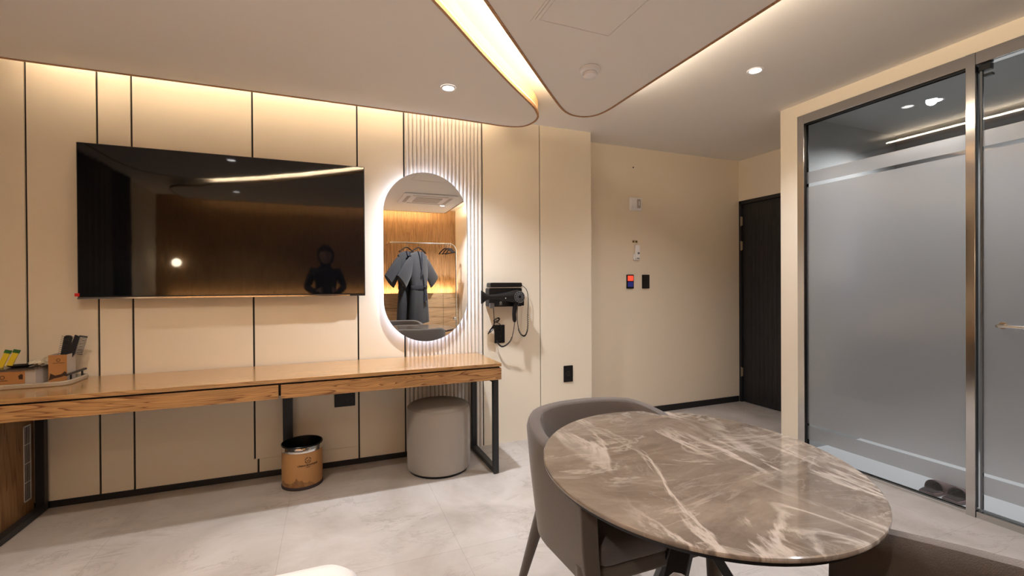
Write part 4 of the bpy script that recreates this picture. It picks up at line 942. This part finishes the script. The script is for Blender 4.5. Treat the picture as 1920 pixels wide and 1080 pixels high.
curtain(-.07, .41, 'curtain_dark', 'narrow dark navy curtain beside the grey one, seen in the television')

# ================================================================== THE PHOTOGRAPHER (seen in the television screen)
t = thing('person', (-.06, -.50, .606), 'person in black hooded top kneeling on the bed, reflected in the television', 'person')
def skin_body(name, joints, edges, mat, parent, sub=1, root=0):
    off = world_loc(parent)
    me = bpy.data.meshes.new(name); me.from_pydata([tuple(Vector(j[:3]) - off) for j in joints], edges, []); o = bpy.data.objects.new(name, me); COL.objects.link(o); o.parent = parent
    s = o.modifiers.new('skin', 'SKIN'); s.use_smooth_shade = True
    for v, j in zip(me.skin_vertices[0].data, joints): v.radius = (j[3], j[4] if len(j) > 4 else j[3]); v.use_root = False
    me.skin_vertices[0].data[root].use_root = True
    q = o.modifiers.new('sub', 'SUBSURF'); q.levels = sub; q.render_levels = sub
    me.materials.append(MT[mat]); return o
bx, by = -.06, -.50
J = [(bx, by, 1.06, .15, .12), (bx, by + .01, 1.22, .14, .11), (bx, by + .02, 1.40, .17, .12), (bx, by + .01, 1.50, .12, .10), (bx, by + .02, 1.56, .060), (bx, by + .03, 1.61, .058),
     (bx - .17, by, 1.475, .068), (bx - .25, by + .03, 1.24, .052), (bx - .13, by + .26, 1.17, .040), (bx - .09, by + .33, 1.19, .032),
     (bx + .17, by, 1.475, .068), (bx + .25, by + .03, 1.24, .052), (bx + .17, by + .26, 1.17, .040), (bx + .13, by + .33, 1.19, .032),
     (bx - .10, by, .98, .105), (bx - .12, by + .04, .68, .078), (bx - .12, by - .18, .665, .060), (bx - .12, by - .36, .655, .045),
     (bx + .10, by, .98, .105), (bx + .12, by + .04, .68, .078), (bx + .12, by - .18, .665, .060), (bx + .12, by - .36, .655, .045)]
Ed = [(0, 1), (1, 2), (2, 3), (3, 4), (4, 5), (2, 6), (6, 7), (7, 8), (8, 9), (2, 10), (10, 11), (11, 12), (12, 13), (0, 14), (14, 15), (15, 16), (16, 17), (0, 18), (18, 19), (19, 20), (20, 21)]
skin_body('clothed_body', J, Ed, 'hoodie', t, 2)
m = MB(); m.sphere((bx, by + .035, 1.695), .1, 28, 20, (.78, .95, 1.2))
def face(p):
    d = p - Vector((bx, by + .035, 1.695))
    if d.y > .05:
        n_ = math.exp(-((d.x / .014) ** 2 + ((d.z + .012) / .025) ** 2)) * .022; e_ = -sum(math.exp(-(((d.x - s * .032) / .014) ** 2 + ((d.z - .010) / .011) ** 2)) for s in (-1, 1)) * .008
        l_ = math.exp(-((d.x / .024) ** 2 + ((d.z + .055) / .008) ** 2)) * .006
        p = p + Vector((0, n_ + e_ + l_, 0))
    if d.z < -.03: p = Vector((bx + d.x * (1 + (d.z + .03) * 2.6), p.y, p.z))
    return p
m.map(face).build('head', 'skin', t, smooth=True)
m = MB(); m.sphere((bx, by + .010, 1.705), .118, 28, 20, (.95, 1.0, 1.25)); m.v = [((v[0], min(v[1], by + .118), v[2]) if v[2] > 1.735 else (v[0], min(v[1], by + .03), v[2])) for v in m.v]; m.build('hood', 'hoodie', t, smooth=True)
for s in (-1, 1):
    wx = bx + .02 + s * .11; wy, wz = by + .345, 1.19
    jj = [(wx, wy, wz, .030, .018), (wx - s * .012, wy + .045, wz + .01, .034, .014)]; ee = [(0, 1)]
    for q in range(4):
        zz = wz + .034 - q * .018; ln = (.034, .038, .036, .028)[q]; i0 = len(jj)
        jj += [(wx - s * .02, wy + .075, zz, .0085), (wx - s * (.02 + ln * .4), wy + .075 + ln * .6, zz, .008), (wx - s * (.02 + ln), wy + .068 + ln * .5, zz, .007)]
        ee += [(1, i0), (i0, i0 + 1), (i0 + 1, i0 + 2)]
    i0 = len(jj); jj += [(wx - s * .028, wy + .018, wz + .04, .010), (wx - s * .050, wy + .035, wz + .058, .0085)]; ee += [(0, i0), (i0, i0 + 1)]
    skin_body('hand', jj, ee, 'skin', t, 1)
